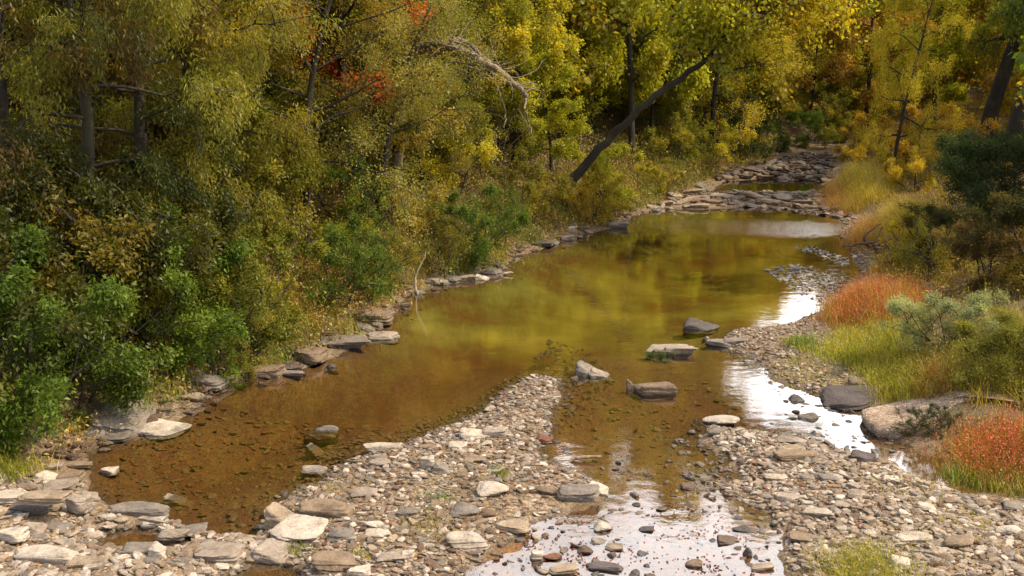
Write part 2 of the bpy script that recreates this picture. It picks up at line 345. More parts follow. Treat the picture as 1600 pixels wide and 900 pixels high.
# ------------------------------------------------------------------ rocks
def icosphere(n):
    p = (1+5**.5)/2
    V = [(-1, p, 0), (1, p, 0), (-1, -p, 0), (1, -p, 0), (0, -1, p), (0, 1, p), (0, -1, -p), (0, 1, -p), (p, 0, -1), (p, 0, 1), (-p, 0, -1), (-p, 0, 1)]
    F = [(0, 11, 5), (0, 5, 1), (0, 1, 7), (0, 7, 10), (0, 10, 11), (1, 5, 9), (5, 11, 4), (11, 10, 2), (10, 7, 6), (7, 1, 8), (3, 9, 4), (3, 4, 2), (3, 2, 6), (3, 6, 8), (3, 8, 9), (4, 9, 5), (2, 4, 11), (6, 2, 10), (8, 6, 7), (9, 8, 1)]
    V = [np.array(v)/np.linalg.norm(v) for v in V]
    for _ in range(n):
        c = {}; G = []
        def md(a, b):
            k = (min(a, b), max(a, b))
            if k not in c: q = V[a]+V[b]; V.append(q/np.linalg.norm(q)); c[k] = len(V)-1
            return c[k]
        for a, b, d in F:
            x, y, z = md(a, b), md(b, d), md(d, a); G += [(a, x, z), (b, y, x), (d, z, y), (x, y, z)]
        F = G
    return np.array(V), np.array(F, np.int32)
ICO = {k: icosphere(k) for k in (1, 2, 3, 4)}
def noise3(P, s, seed):
    return (vnoise(P[:, 0]+seed*3.1, P[:, 1]+P[:, 2]*.7, s, seed)+vnoise(P[:, 1]-seed, P[:, 2]+P[:, 0]*.6, s, seed+5)+vnoise(P[:, 2], P[:, 0]-P[:, 1]*.8, s, seed+9))/3-.5
def rock_shape(seed, kind, lvl):
    """unit rock: about 1 wide, 1 deep, 1 high, base near z = -0.5"""
    r = np.random.RandomState(seed); D, F = ICO[lvl]
    n = {'block': 7, 'slab': 7, 'round': 16, 'wedge': 8, 'long': 9}[kind]
    pn = r.normal(size=(n, 3)); h = r.uniform(.78, 1.0, n)
    if kind in ('block', 'slab', 'long'):
        bx = np.array([(1, 0, 0), (-1, 0, 0), (0, 1, 0), (0, -1, 0), (0, 0, 1), (0, 0, -1)], float)+r.normal(size=(6, 3))*.16
        pn = np.vstack([pn, bx]); h = np.concatenate([h*1.12, r.uniform(.66, .82, 6)])
    if kind == 'wedge':
        bx = np.array([(.45, -.2, 1), (-1, .1, .1), (0, -1, .25), (0, 1, .1), (0, 0, -1)], float); pn = np.vstack([pn, bx]); h = np.concatenate([h, [.55, .8, .75, .75, .7]])
    pn /= np.linalg.norm(pn, axis=1)[:, None]
    q = D@pn.T; q = np.where(q > .05, h/np.maximum(q, .05), 9)
    p = 11.0 if kind != 'round' else 7.0
    R = (q**-p).sum(1)**(-1/p)
    if lvl >= 2: R = R*(1+.20*noise3(D, .8, seed)+.15*noise3(D, .3, seed+3))
    if lvl >= 3: R = R*(1+.10*noise3(D, .14, seed+6))
    V = D*R[:, None]
    if lvl >= 3 and kind != 'round':
        zq = V[:, 2]*5.5+V[:, 0]*.5+seed; st_ = np.floor(zq)+smooth((zq-np.floor(zq))*2.5); V[:, :2] *= (1+.13*(vnoise(st_, st_*0+seed, 1.0, 3)-.5))[:, None]
    V -= (V.max(0)+V.min(0))/2; V /= (V.max(0)-V.min(0))
    return V, F
_rc = {}
def rock_mesh(kind, var, lvl):
    k = (kind, var, lvl)
    if k not in _rc:
        V, F = rock_shape({'block': 10, 'slab': 30, 'round': 50, 'wedge': 70, 'long': 90}[kind]+var, kind, lvl)
        _rc[k] = make_mesh('rock_'+kind, V, F, None, lvl >= 3, [M_ROCK])
    return _rc[k]
TONE = {'white': (0.341, 0.303, 0.271), 'cream': (0.247, 0.196, 0.147), 'grey': (0.141, 0.124, 0.114), 'tan': (0.162, 0.119, 0.085), 'brown': (0.098, 0.061, 0.04), 'dark': (0.07, 0.058, 0.06), 'rusty': (0.128, 0.051, 0.028), 'pale': (0.231, 0.196, 0.171)}
placed = []
def rock(px, yb, wpx, hpx, tone, kind, label, name='rock', depth=.7, rz=None, tilt=(0, 0), var=None, lvl=4, lift=0.0, group=None, short=None):
    rg = random.Random(int(px*7+yb*13)); x0, y0, z0 = hit(px, yb) if lift == 0 else (*flat(px, yb, lift), lift)
    dist = math.sqrt(x0*x0+y0*y0+(CAM_H-z0)**2); sc_ = dist/FPX
    W = wpx*sc_*1.02; th = math.asin((CAM_H-z0)/dist); Dp = W*depth
    Hh = .9*(hpx*sc_-Dp*math.sin(th)*.95)/math.cos(th)
    if Hh < W*.16: Hh = W*.16; Dp = max(.3*W, (hpx*sc_-Hh*math.cos(th))/math.sin(th)/.8)
    if lift == 0 and z0 < 0: Hh += -z0*.9
    sink = .22 if lift == 0 else .04
    Hh *= 1+sink
    if rz is None: rz = rg.uniform(-.25, .25)
    v = rg.randrange(4) if var is None else var; j_ = rg.uniform(.88, 1.1)
    o = link(name, rock_mesh(kind, v, lvl), loc=(x0, y0+Dp*.42, z0+Hh*(.5-sink)), color=tuple(c*j_ for c in TONE[tone])+(1,))
    o.scale = (W, Dp, Hh); o.rotation_euler = (math.radians(tilt[0]), math.radians(tilt[1]), rz)
    o['label'] = label; o['category'] = 'rock'
    if group: o['group'] = group
    placed.append((x0, y0+Dp*.42, max(W, Dp)/2, short, Hh, z0)); return o

HERO = [
 # px, bottom y, width, height, tone, kind, label, short name used by the stones around it, extras
 (186, 680, 112, 58, 'grey', 'wedge', 'large tilted grey boulder half under the green bush on the wooded bank', 'large tilted bank boulder', dict(depth=.9, tilt=(8, 10))),
 (249, 690, 70, 32, 'white', 'wedge', 'bright white wedge boulder touching the water beside the large tilted boulder', 'white wedge boulder', dict(depth=.8, var=1)),
 (172, 693, 46, 18, 'grey', 'slab', 'flat grey rock in front of the large tilted boulder', 'flat grey rock', {}),
 (322, 611, 60, 32, 'grey', 'block', 'grey boulder under the weeds where the bank meets the pool', 'grey boulder', dict(depth=.8)),
 (298, 630, 36, 21, 'cream', 'round', 'rounded cream rock at the water edge below the grey boulder', 'rounded cream rock', {}),
 (255, 646, 46, 12, 'tan', 'slab', 'thin tan slab on the bank behind the white wedge boulder', None, {}),
 (413, 598, 54, 32, 'tan', 'block', 'tan upright boulder rising from the pool edge by the wooded bank', 'tan upright boulder', {}),
 (455, 595, 46, 12, 'grey', 'slab', 'low grey slab lying in the water beside the tan upright boulder', None, {}),
 (449, 581, 30, 13, 'dark', 'round', 'small dark rock behind the low grey slab', None, {}),
 (480, 571, 50, 34, 'tan', 'block', 'squat tan boulder with leaves on top at the pool edge', 'squat leafy boulder', dict(depth=.8)),
 (535, 547, 84, 26, 'grey', 'slab', 'long pointed grey ledge reaching into the pool', 'long pointed ledge', dict(depth=.5)),
 (515, 585, 25, 14, 'dark', 'round', 'dark rock alone in the pool in front of the squat boulder', None, {}),
 (598, 537, 53, 17, 'pale', 'slab', 'flat straight-edged slab jutting over the pool', 'straight-edged slab', dict(depth=.45, rz=.03)),
 (570, 522, 36, 18, 'grey', 'long', 'tilted grey slab leaning behind the straight-edged slab', None, dict(tilt=(0, 22), depth=.5)),
 (585, 507, 58, 30, 'tan', 'block', 'smooth brown-topped boulder at the water below the weeds', 'brown-topped boulder', dict(depth=.75)),
 (500, 525, 50, 20, 'brown', 'block', 'brown rock set in the bank behind the long pointed ledge', None, {}),
 (548, 500, 40, 18, 'brown', 'block', 'dark brown bank rock on the wooded side of the brown-topped boulder', None, {}),
 (676, 448, 22, 15, 'pale', 'block', 'first pale block of the shoreline rock row below the bent sapling', 'first shoreline block', {}),
 (690, 446, 20, 12, 'white', 'wedge', 'white wedge in the shoreline rock row', None, {}),
 (707, 443, 28, 14, 'grey', 'slab', 'grey flat rock midway along the shoreline rock row', None, {}),
 (730, 441, 30, 14, 'pale', 'slab', 'broad pale flat rock in the shoreline rock row', None, {}),
 (753, 442, 24, 13, 'white', 'wedge', 'pointed white rock nearing the end of the shoreline row', None, {}),
 (768, 432, 32, 14, 'grey', 'slab', 'wide grey rock where the shoreline row ends', None, {}),
 (774, 419, 20, 13, 'dark', 'round', 'round dark rock behind the end of the shoreline row', None, {}),
 (742, 428, 28, 12, 'tan', 'block', 'tan rock behind the broad pale flat rock of the shoreline row', None, {}),
 (845, 386, 44, 12, 'dark', 'slab', 'dark wet ledge in the reeds of the far wooded bank', 'dark wet ledge', {}),
 (862, 384, 24, 8, 'grey', 'slab', 'small grey slab at the water by the dark wet ledge', None, {}),
 (885, 379, 26, 13, 'grey', 'block', 'grey block at the shore upstream of the dark wet ledge', None, {}),
 (893, 364, 20, 13, 'white', 'block', 'white block below the foot of the leaning tree', None, {}),
 (910, 362, 22, 10, 'tan', 'slab', 'tan slab by the yellow bush at the shore', None, {}),
 (968, 359, 36, 15, 'pale', 'slab', 'pale layered rock standing out from the shore by the yellow bush', 'pale layered rock', {}),
 (965, 336, 28, 17, 'tan', 'block', 'tan block on the shore behind the pale layered rock', 'tan shore block', {}),
 (985, 331, 18, 12, 'grey', 'block', 'small grey block next to the tan shore block', None, {}),
 (990, 318, 26, 13, 'brown', 'round', 'rounded brown rock in the weeds behind the tan shore block', None, {}),
 (920, 598, 42, 32, 'grey', 'wedge', 'tall lobe of the grey boulder pair in the middle of the creek', 'grey boulder pair', dict(depth=.7, var=0)),
 (940, 600, 44, 22, 'pale', 'wedge', 'low pale lobe of the grey boulder pair in the middle of the creek', None, dict(depth=.6, var=2)),
 (897, 601, 14, 10, 'brown', 'round', 'small brown stone beside the grey boulder pair', None, {}),
 (1050, 564, 80, 25, 'pale', 'slab', 'long flat cracked boulder with green weed at its end', 'long flat cracked boulder', dict(depth=.45, rz=-.05, var=2)),
 (1023, 627, 68, 31, 'tan', 'long', 'smooth loaf-shaped boulder standing in still water', 'loaf-shaped boulder', dict(depth=.5, rz=0.02, var=1)),
 (984, 618, 12, 20, 'tan', 'block', 'narrow tan stone against the end of the loaf-shaped boulder', None, {}),
 (1098, 527, 56, 24, 'dark', 'wedge', 'dark grey boulder at the tip of the far gravel bar', 'dark bar-tip boulder', dict(depth=.6, var=1)),
 (1126, 546, 44, 17, 'grey', 'block', 'grey boulder just below the dark bar-tip boulder', None, dict(depth=.6)),
 (1104, 537, 14, 8, 'white', 'round', 'little white stone in the water between two grey boulders', None, {}),
 (1148, 541, 34, 15, 'grey', 'slab', 'grey slab bedded in the gravel next to the bar-tip boulder', None, {}),
 (1128, 667, 56, 21, 'white', 'round', 'smooth white lozenge boulder at the edge of the reflecting pool', 'white lozenge boulder', dict(depth=.5)),
 (1120, 684, 26, 18, 'grey', 'round', 'rounded grey stone in front of the white lozenge boulder', None, {}),
 (1341, 643, 92, 44, 'dark', 'wedge', 'big dark purplish boulder on the grassy bank beside the pinkish gravel ledge', 'big purplish boulder', dict(depth=.8, var=1, tilt=(5, -10))),
 (1350, 609, 40, 20, 'tan', 'wedge', 'tan triangular rock perched behind the big purplish boulder', None, dict()),
 (1246, 634, 25, 15, 'dark', 'round', 'dark stone in the bright reflecting water upstream of its twin', None, {}),
 (1264, 666, 31, 18, 'grey', 'round', 'grey stone in the bright reflecting water near the purplish boulder', None, {}),
 (1237, 445, 24, 11, 'dark', 'round', 'dark rock alone in the far pool by the pale shallows', 'lone far-pool rock', {}),
 (501, 702, 54, 19, 'grey', 'round', 'smooth grey oval rock alone in the brown pool', 'grey oval rock', dict(depth=.5)),
 (491, 720, 26, 12, 'grey', 'wedge', 'small grey rock in the pool in front of the oval rock', None, {}),
 (490, 749, 44, 13, 'pale', 'slab', 'pale slab half in the pool at the bar edge', 'pale edge slab', {}),
 (598, 706, 60, 15, 'white', 'long', 'long white log-shaped rock on the bar edge', 'log-shaped rock', dict(depth=.35)),
 (668, 704, 30, 10, 'tan', 'round', 'flat tan stone between the log-shaped rock and the broad white rock', None, {}),
 (740, 688, 46, 22, 'white', 'wedge', 'broad white rock with a split face on the gravel spit', 'broad white split rock', dict(depth=.6)),
 (772, 687, 44, 24, 'pale', 'block', 'pale half of the split rock on the gravel spit', None, dict(depth=.6)),
 (716, 703, 34, 15, 'white', 'wedge', 'white pointed stone in front of the split rock', None, {}),
 (740, 724, 34, 13, 'tan', 'slab', 'tan flat stone on the spit below the split rock', None, {}),
 (667, 737, 24, 27, 'white', 'block', 'white upright block on the bar', 'white upright block', {}),
 (690, 742, 30, 26, 'grey', 'wedge', 'grey angular stone touching the white upright block', None, {}),
 (593, 731, 34, 20, 'pale', 'round', 'pale rounded stone below the log-shaped rock', None, {}),
 (770, 782, 52, 33, 'white', 'round', 'rounded flat-topped white boulder by the bar centre', 'rounded flat-topped boulder', dict(depth=.75)),
 (726, 814, 46, 33, 'grey', 'round', 'grey rounded boulder beside the grass tuft on the bar', 'grey rounded boulder', dict(depth=.8)),
 (762, 813, 26, 20, 'brown', 'round', 'dark brown stone between the grey boulder and the leaf pool', None, {}),
 (727, 863, 60, 38, 'white', 'block', 'white angular block with straight edges near the leaf pool', 'white angular block', dict(depth=.7, var=3, rz=.3)),
 (800, 839, 53, 29, 'cream', 'block', 'cream angular boulder at the edge of the leaf pool', 'cream pool-edge boulder', dict(depth=.7)),
 (903, 789, 70, 40, 'grey', 'block', 'large grey boulder standing at the head of the leaf pool', 'large leaf-pool boulder', dict(depth=.65)),
 (935, 776, 32, 26, 'white', 'wedge', 'white rock leaning on the large leaf-pool boulder', None, {}),
 (855, 779, 34, 24, 'tan', 'round', 'tan boulder on the bar side of the large leaf-pool boulder', None, {}),
 (852, 698, 26, 19, 'rusty', 'wedge', 'rusty red rock at the edge of the reflecting water', 'rusty red rock', {}),
 (335, 882, 76, 40, 'pale', 'block', 'big flat-topped pitted boulder at the front of the bar', 'big pitted boulder', dict(depth=.75, rz=.05, var=0)),
 (340, 891, 32, 17, 'white', 'round', 'small white rock in front of the big pitted boulder', None, {}),
 (429, 888, 64, 44, 'pale', 'wedge', 'pale sloping boulder in the dark water at the front', 'pale sloping boulder', dict(depth=.8)),
 (506, 812, 88, 34, 'tan', 'long', 'long rectangular brownish block on top of the bar', 'long brownish block', dict(depth=.4, rz=-.16, var=3)),
 (436, 826, 42, 46, 'cream', 'wedge', 'rough cream boulder at the end of the long brownish block', 'rough cream boulder', dict(depth=.7)),
 (462, 850, 80, 38, 'white', 'slab', 'broad white sloping slab below the long brownish block', 'broad sloping slab', dict(depth=.75, tilt=(6, 0))),
 (520, 898, 70, 42, 'tan', 'block', 'tan blocky boulder at the very front of the bar', 'tan front boulder', dict(depth=.7)),
 (535, 848, 48, 26, 'grey', 'wedge', 'grey leaning rock between the white slab and the bar centre', None, {}),
 (584, 828, 30, 20, 'white', 'round', 'white knob on the bar behind the thin white slab', None, {}),
 (588, 843, 40, 14, 'white', 'slab', 'thin white slab lying on the bar', 'thin white slab', {}),
 (560, 905, 36, 24, 'white', 'block', 'white rock cut by the bottom of the view next to the tan block', None, {}),
 (636, 876, 22, 20, 'white', 'block', 'small white cube on the bar near the bottom', 'small white cube', {}),
 (610, 882, 46, 22, 'pale', 'slab', 'pale slab beside the small white cube', None, {}),
 (566, 780, 46, 16, 'pale', 'long', 'pale curved rock above the long brownish block', None, {}),
 (636, 812, 34, 20, 'grey', 'slab', 'grey slab by the small grass tuft at mid bar', None, {}),
 (60, 790, 80, 22, 'cream', 'slab', 'long cream slab bridging dark gaps in the rock pile', 'long cream slab', dict(depth=.4, lift=.42)),
 (42, 806, 60, 22, 'dark', 'block', 'shaded brown block under the long cream slab', None, dict(depth=.7)),
 (104, 757, 40, 22, 'tan', 'block', 'squared tan block by the pool above the rock pile', 'squared tan block', {}),
 (72, 756, 34, 22, 'white', 'wedge', 'white tilted block next to the squared tan block', None, {}),
 (40, 770, 30, 20, 'tan', 'round', 'tan round rock behind the long cream slab', None, {}),
 (83, 772, 52, 22, 'pale', 'block', 'pale pitted rock just behind the long cream slab', None, {}),
 (118, 733, 42, 12, 'tan', 'slab', 'thin tan slab at the pool edge behind the squared block', None, {}),
 (82, 735, 26, 13, 'pale', 'slab', 'pale slab on the bank edge by the thin tan slab', None, {}),
 (12, 792, 46, 28, 'white', 'block', 'white block cut by the picture edge beside the long cream slab', None, {}),
 (117, 808, 36, 36, 'pale', 'block', 'pale upright boulder of the rock pile facing the pool', 'pale upright pile boulder', {}),
 (66, 884, 94, 25, 'white', 'long', 'long white slab lying low at the front of the rock pile', 'long white front slab', dict(depth=.3, rz=-.12)),
 (131, 888, 62, 20, 'cream', 'long', 'long cream slab beside the long white front slab', 'long cream front slab', dict(depth=.35, rz=.15)),
 (143, 895, 30, 13, 'pale', 'block', 'small squared pale block in front of the cream front slab', None, {}),
 (45, 838, 44, 28, 'pale', 'round', 'pale dome rock in the middle of the rock pile', 'pale dome rock', {}),
 (14, 852, 40, 30, 'white', 'block', 'white rock at the picture edge above the long white front slab', None, {}),
 (88, 836, 36, 20, 'grey', 'wedge', 'grey wedge between the dome rock and the pool', None, {}),
 (213, 814, 90, 14, 'grey', 'long', 'long thin grey slab parallel to the pool edge', 'long thin grey slab', dict(depth=.2)),
 (236, 834, 36, 23, 'white', 'block', 'white block under the thin tilted slab at the pool edge', 'white pool-edge block', {}),
 (236, 818, 40, 10, 'pale', 'slab', 'thin tilted slab resting on the white pool-edge block', None, dict(lift=.30, tilt=(0, 12), depth=.35)),
 (213, 870, 48, 24, 'grey', 'wedge', 'dark-grey leaning rock beside the small puddle', 'leaning puddle rock', {}),
 (246, 876, 28, 30, 'white', 'wedge', 'white upright rock next to the leaning puddle rock', None, {}),
 (266, 853, 48, 26, 'pale', 'block', 'pale block between the puddle and the big pitted boulder', None, {}),
 (292, 845, 52, 20, 'grey', 'slab', 'dark mossy-looking slab behind the big pitted boulder', None, {}),
 (168, 750, 26, 13, 'white', 'block', 'white rock sitting in the pool by itself off the rock pile', 'lone white pool rock', {}),
 (138, 784, 30, 16, 'pale', 'wedge', 'pale rock at the pool edge beside the upright pile boulder', None, {}),
 (272, 794, 34, 11, 'pale', 'wedge', 'pale pointed rock breaking the pool surface', 'pale pointed pool rock', {}),
 (166, 823, 26, 18, 'white', 'round', 'white round stone at the end of the long thin grey slab', None, {}),
 (186, 820, 24, 14, 'cream', 'round', 'cream round stone under the middle of the long thin grey slab', None, {}),
 (839, 880, 21, 20, 'white', 'block', 'small white cube standing in the leaf pool', 'leaf-pool cube', {}),
 (943, 834, 29, 21, 'white', 'round', 'white rounded rock in the middle of the leaf pool', 'rounded leaf-pool rock', {}),
 (938, 858, 26, 14, 'pale', 'wedge', 'pale wedge in the leaf pool in front of the rounded rock', None, {}),
 (960, 868, 28, 13, 'cream', 'slab', 'cream slab following the pale wedge in the leaf pool', None, {}),
 (878, 902, 50, 17, 'cream', 'slab', 'broad cream rock at the bottom of the leaf pool', 'broad cream pool rock', {}),
 (945, 898, 58, 12, 'dark', 'long', 'long dark slab at the bottom of the leaf pool', 'long dark pool slab', dict(depth=.3, rz=-.15)),
 (863, 880, 30, 18, 'rusty', 'round', 'rusty stone in the leaf pool beside the small white cube', None, {}),
 (915, 872, 24, 17, 'brown', 'round', 'brown lump in the leaf pool amid dark leaves', None, {}),
 (955, 878, 20, 12, 'brown', 'round', 'second brown lump in the leaf pool near the cream slab', None, {}),
 (1009, 838, 26, 10, 'dark', 'slab', 'dark flat stone awash in the leaf pool centre', None, {}),
 (1008, 876, 24, 12, 'dark', 'wedge', 'dark stone among the dead leaves of the leaf pool', None, {}),
 (1139, 857, 36, 18, 'brown', 'wedge', 'brown tapered rock in the leaf pool towards the grassy bank', 'brown tapered rock', {}),
 (1160, 836, 30, 15, 'dark', 'round', 'dark wet rock upstream of the brown tapered rock', None, {}),
 (1085, 891, 26, 18, 'tan', 'round', 'tan round rock in the leaf pool near the bottom', 'tan leaf-pool rock', {}),
 (1078, 767, 26, 14, 'brown', 'wedge', 'brown rock at the outlet of the reflecting pool', None, {}),
 (1192, 898, 36, 12, 'cream', 'slab', 'cream slab at the bottom edge of the leaf pool', None, {}),
 (1281, 812, 46, 20, 'white', 'slab', 'bright white angular slab on the grassy-side bar', 'bright white angular slab', dict(rz=-.3, depth=.55)),
 (1263, 792, 18, 12, 'white', 'block', 'white chip behind the bright white angular slab', None, {}),
 (1241, 723, 60, 21, 'tan', 'long', 'long tan block on the bar below the reflecting water', 'long tan bar block', dict(depth=.4)),
 (1240, 697, 44, 16, 'pale', 'round', 'pale oval rock at the edge of the bright reflecting water', 'pale oval rock', dict(depth=.5)),
 (1237, 705, 38, 11, 'cream', 'round', 'cream oval rock between the pale oval rock and the tan block', None, {}),
 (1353, 724, 38, 22, 'dark', 'wedge', 'dark leaning rock beside the weedy side channel', 'dark leaning rock', {}),
 (1383, 729, 26, 17, 'tan', 'wedge', 'tan leaning rock touching the dark leaning rock', None, {}),
 (1213, 751, 36, 10, 'white', 'slab', 'white flat stone on the bar below the long tan block', None, {}),
 (1296, 756, 30, 12, 'grey', 'long', 'grey finger-shaped stone on the grassy-side bar', None, {}),
 (1341, 778, 28, 14, 'pale', 'round', 'pale humped stone at the centre of the grassy-side bar', 'pale humped stone', {}),
 (1232, 786, 34, 18, 'pale', 'long', 'pale slanting stone near the leaf pool outlet', None, dict(rz=-.6)),
 (1255, 852, 40, 18, 'tan', 'block', 'tan block at the leaf pool edge on the grassy-side bar', 'tan edge block', {}),
 (1304, 860, 22, 18, 'cream', 'round', 'cream round stone inland of the tan edge block', None, {}),
 (1220, 820, 18, 14, 'cream', 'block', 'cream cube at the leaf pool edge', None, {}),
 (1500, 862, 42, 26, 'tan', 'round', 'tan domed boulder among the yellow-green pebbles', 'tan domed boulder', {}),
 (1412, 896, 34, 28, 'white', 'wedge', 'white peaked rock behind the yellow grass tuft', 'white peaked rock', {}),
 (1432, 850, 54, 16, 'white', 'long', 'long white stone beside the tan domed boulder', None, {}),
 (1450, 800, 26, 15, 'white', 'wedge', 'white pointed stone on the bar by the side channel', None, {}),
 (1583, 838, 36, 18, 'white', 'round', 'white rounded rock at the picture edge on the grassy-side bar', 'white rounded edge rock', {}),
 (1590, 798, 34, 16, 'grey', 'wedge', 'grey rock at the picture edge below the red plants', None, {}),
 (1543, 795, 26, 15, 'tan', 'round', 'tan rock at the end of the side channel', None, {}),
 (1168, 875, 16, 20, 'dark', 'round', 'dark egg-shaped stone standing in shallow water near the tan edge block', None, {}),
]
for (px, yb, wp, hp, tone, kind, lab, short, kw) in HERO:
    rock(px, yb, wp, hp, tone, kind, lab, short=short, **kw)
NHERO = len(placed)

def wpoly(pts): return np.array([hit(*p)[:2] for p in pts])
def sample_poly(P, n, rs, min_px=None):
    lo, hi = P.min(0), P.max(0); out = []
    while len(out) < n:
        q = rs.uniform(lo, hi, (4*n, 2)); q = q[inside(q[:, 0], q[:, 1], P)]; out.extend(q.tolist())
    return np.array(out[:n])
# small individual stones; label says tone, shape and what landmark each lies next to
used = set(); ORD = ['', 'second ', 'third ', 'fourth ', 'fifth ', 'sixth ', 'seventh ', 'eighth ', 'ninth ', 'tenth ', 'eleventh ', 'twelfth ', 'thirteenth ', 'fourteenth ', 'fifteenth ']
SHAPE = {'slab': 'flat', 'block': 'blocky', 'round': 'rounded', 'wedge': 'pointed', 'long': 'long'}
def small_stones(poly_px, n, smin, smax, tones, kinds, group, rs, extra=None, refs=None, dry=True):
    P = wpoly(poly_px); cand = sample_poly(P, n*14, rs)
    zz, sdd, _, _ = land(cand[:, 0], cand[:, 1], True); k = 0; todo = []
    for (x, y), z, sd in zip(cand, zz, sdd):
        if k >= n: break
        if dry and sd < .03: continue
        s = smin+(smax-smin)*rs.rand()**1.7
        if any((x-a)**2+(y-b)**2 < (r*.95+s*.5)**2 for a, b, r, *_ in placed): continue
        px, py = proj(x, y, z)
        if not (-20 < px < 1620 and py < 915): continue
        tone = tones[rs.randint(len(tones))]; kind = kinds[rs.randint(len(kinds))]
        W = s*(1.5 if kind == 'long' else 1.1); D = s*(.55 if kind == 'long' else rs.uniform(.65, .9)); Hh = s*{'slab': .20, 'block': .36, 'round': .36, 'wedge': .36, 'long': .28}[kind]
        todo.append((x, y, z, s, tone, kind, W, D, Hh)); placed.append((x, y, s*.5, None, Hh, z)); k += 1
    land_marks = refs or [p for p in placed[:NHERO] if p[3]]
    info = []
    for t_ in todo:
        x, y = t_[:2]; R = min(land_marks, key=lambda p: (p[0]-x)**2+(p[1]-y)**2); dx, dy = x-R[0], y-R[1]
        rel = ('on the grassy side of' if dx > 0 else 'on the wooded side of') if abs(dx) > abs(dy) else ('upstream of' if dy > 0 else 'downstream of')
        info.append((math.hypot(dx, dy), t_, rel, R[3]))
    for dd, (x, y, z, s, tone, kind, W, D, Hh), rel, nm in sorted(info, key=lambda q: q[0]):
        adj = {'dark': 'dark grey'}.get(tone, tone)
        for o_ in ORD:
            lab = f"{o_}{'small' if s < .2 else 'medium'} {adj} {SHAPE[kind]} stone {rel} the {nm}"
            if lab not in used: break
        used.add(lab)
        o = link('stone', rock_mesh(kind, int(rs.randint(5)), 3), loc=(x, y, z+Hh*.28), color=tuple(np.array(TONE[tone])*rs.uniform(.85, 1.12))+(1,), label=lab, category='stone', group=group)
        o.scale = (W, D, Hh); o.rotation_euler = (rs.normal()*.12, rs.normal()*.12, rs.uniform(0, 6.28))
rs = np.random.RandomState(5)
PALE = ['white', 'pale', 'cream', 'pale', 'tan', 'grey', 'cream', 'white']; MIXED = ['pale', 'cream', 'tan', 'grey', 'brown', 'tan', 'white']
BAR_L = [(-10, 905), (-10, 765), (60, 750), (120, 770), (150, 800), (300, 815), (420, 850), (400, 905)]
BAR_M = [(400, 905), (410, 790), (470, 755), (560, 715), (640, 690), (720, 668), (800, 610), (860, 600), (850, 700), (930, 745), (870, 790), (780, 850), (720, 905)]
BAR_R = [(1100, 672), (1180, 678), (1300, 702), (1400, 720), (1440, 750), (1520, 780), (1610, 785), (1610, 905), (1240, 905), (1240, 840), (1180, 800), (1120, 770), (1160, 740)]
BAR_F = [(1150, 520), (1240, 508), (1290, 490), (1330, 560), (1390, 600), (1300, 612), (1200, 585), (1130, 545)]
RIF = [(975, 338), (1040, 318), (1085, 300), (1130, 303), (1200, 300), (1290, 300), (1330, 335), (1300, 336), (1180, 324), (1040, 326)]
FARB = [(1120, 280), (1130, 262), (1180, 250), (1240, 234), (1290, 232), (1300, 245), (1300, 280), (1200, 277)]
small_stones(BAR_L, 56, .10, .30, PALE+['brown', 'grey'], ['slab', 'slab', 'round', 'wedge', 'long'], 'pale stones of the rock pile', rs)
small_stones(BAR_M, 56, .09, .22, MIXED, ['block', 'slab', 'round', 'wedge', 'long'], 'stones on the gravel bar', rs)
small_stones(BAR_R, 66, .08, .21, PALE+['tan', 'brown'], ['slab', 'slab', 'round', 'wedge', 'block', 'long'], 'stones on the grassy-side bar', rs)
# slabs of the riffle and of the far ledge, each its own
RG = [(1093, 327, 34, 9), (1070, 319, 44, 9), (1110, 318, 40, 8), (1130, 311, 36, 9), (1155, 320, 22, 8), (1176, 325, 32, 11), (1206, 320, 30, 13), (1185, 311, 44, 10), (1228, 313, 34, 9),
      (1040, 322, 28, 9), (1020, 326, 22, 8), (1058, 309, 30, 9), (1085, 304, 34, 10), (1098, 296, 28, 12), (1255, 319, 34, 7), (1275, 326, 30, 6), (1250, 309, 30, 6), (1284, 315, 26, 6), (1145, 306, 26, 7), (1210, 306, 30, 7),
      (1160, 279, 40, 9), (1195, 281, 36, 9), (1230, 280, 34, 9), (1265, 281, 30, 8), (1140, 281, 28, 8), (1180, 270, 36, 9), (1215, 268, 34, 8), (1250, 267, 34, 8), (1282, 268, 24, 8),
      (1230, 256, 28, 6), (1262, 254, 26, 6), (1288, 256, 20, 6)]
WHERE = ['at the pool edge of the riffle', 'in the riffle toward the wooded bank', 'in the middle of the riffle', 'at the grassy end of the riffle', 'at the waterline of the far ledge', 'halfway up the far ledge', 'high on the far ledge']
cnt = {}
for (px, yb, wp, hp) in RG:
    i = (4 if yb > 276 else 5 if yb > 262 else 6) if yb < 285 else (0 if yb > 322 else 1 if px < 1105 else 2 if px < 1240 else 3)
    tone = random.Random(px).choice(['pale', 'grey', 'cream', 'tan'] if i < 4 else ['grey', 'brown', 'tan', 'dark']); wd = 'wide' if wp >= 34 else 'narrow'
    k = (i, tone, wd); cnt[k] = cnt.get(k, 0)+1
    rock(px, yb, wp*(1.05 if yb > 285 else .8), hp, tone, 'slab' if px % 3 else 'wedge', f"{ORD[cnt[k]-1]}{wd} {tone} slab {WHERE[i]}", depth=.7, lvl=3, rz=math.sin(px)*.7, tilt=(math.sin(px*3)*7, math.cos(px*5)*9), group='slabs of the riffle' if i < 4 else 'slabs of the far ledge')

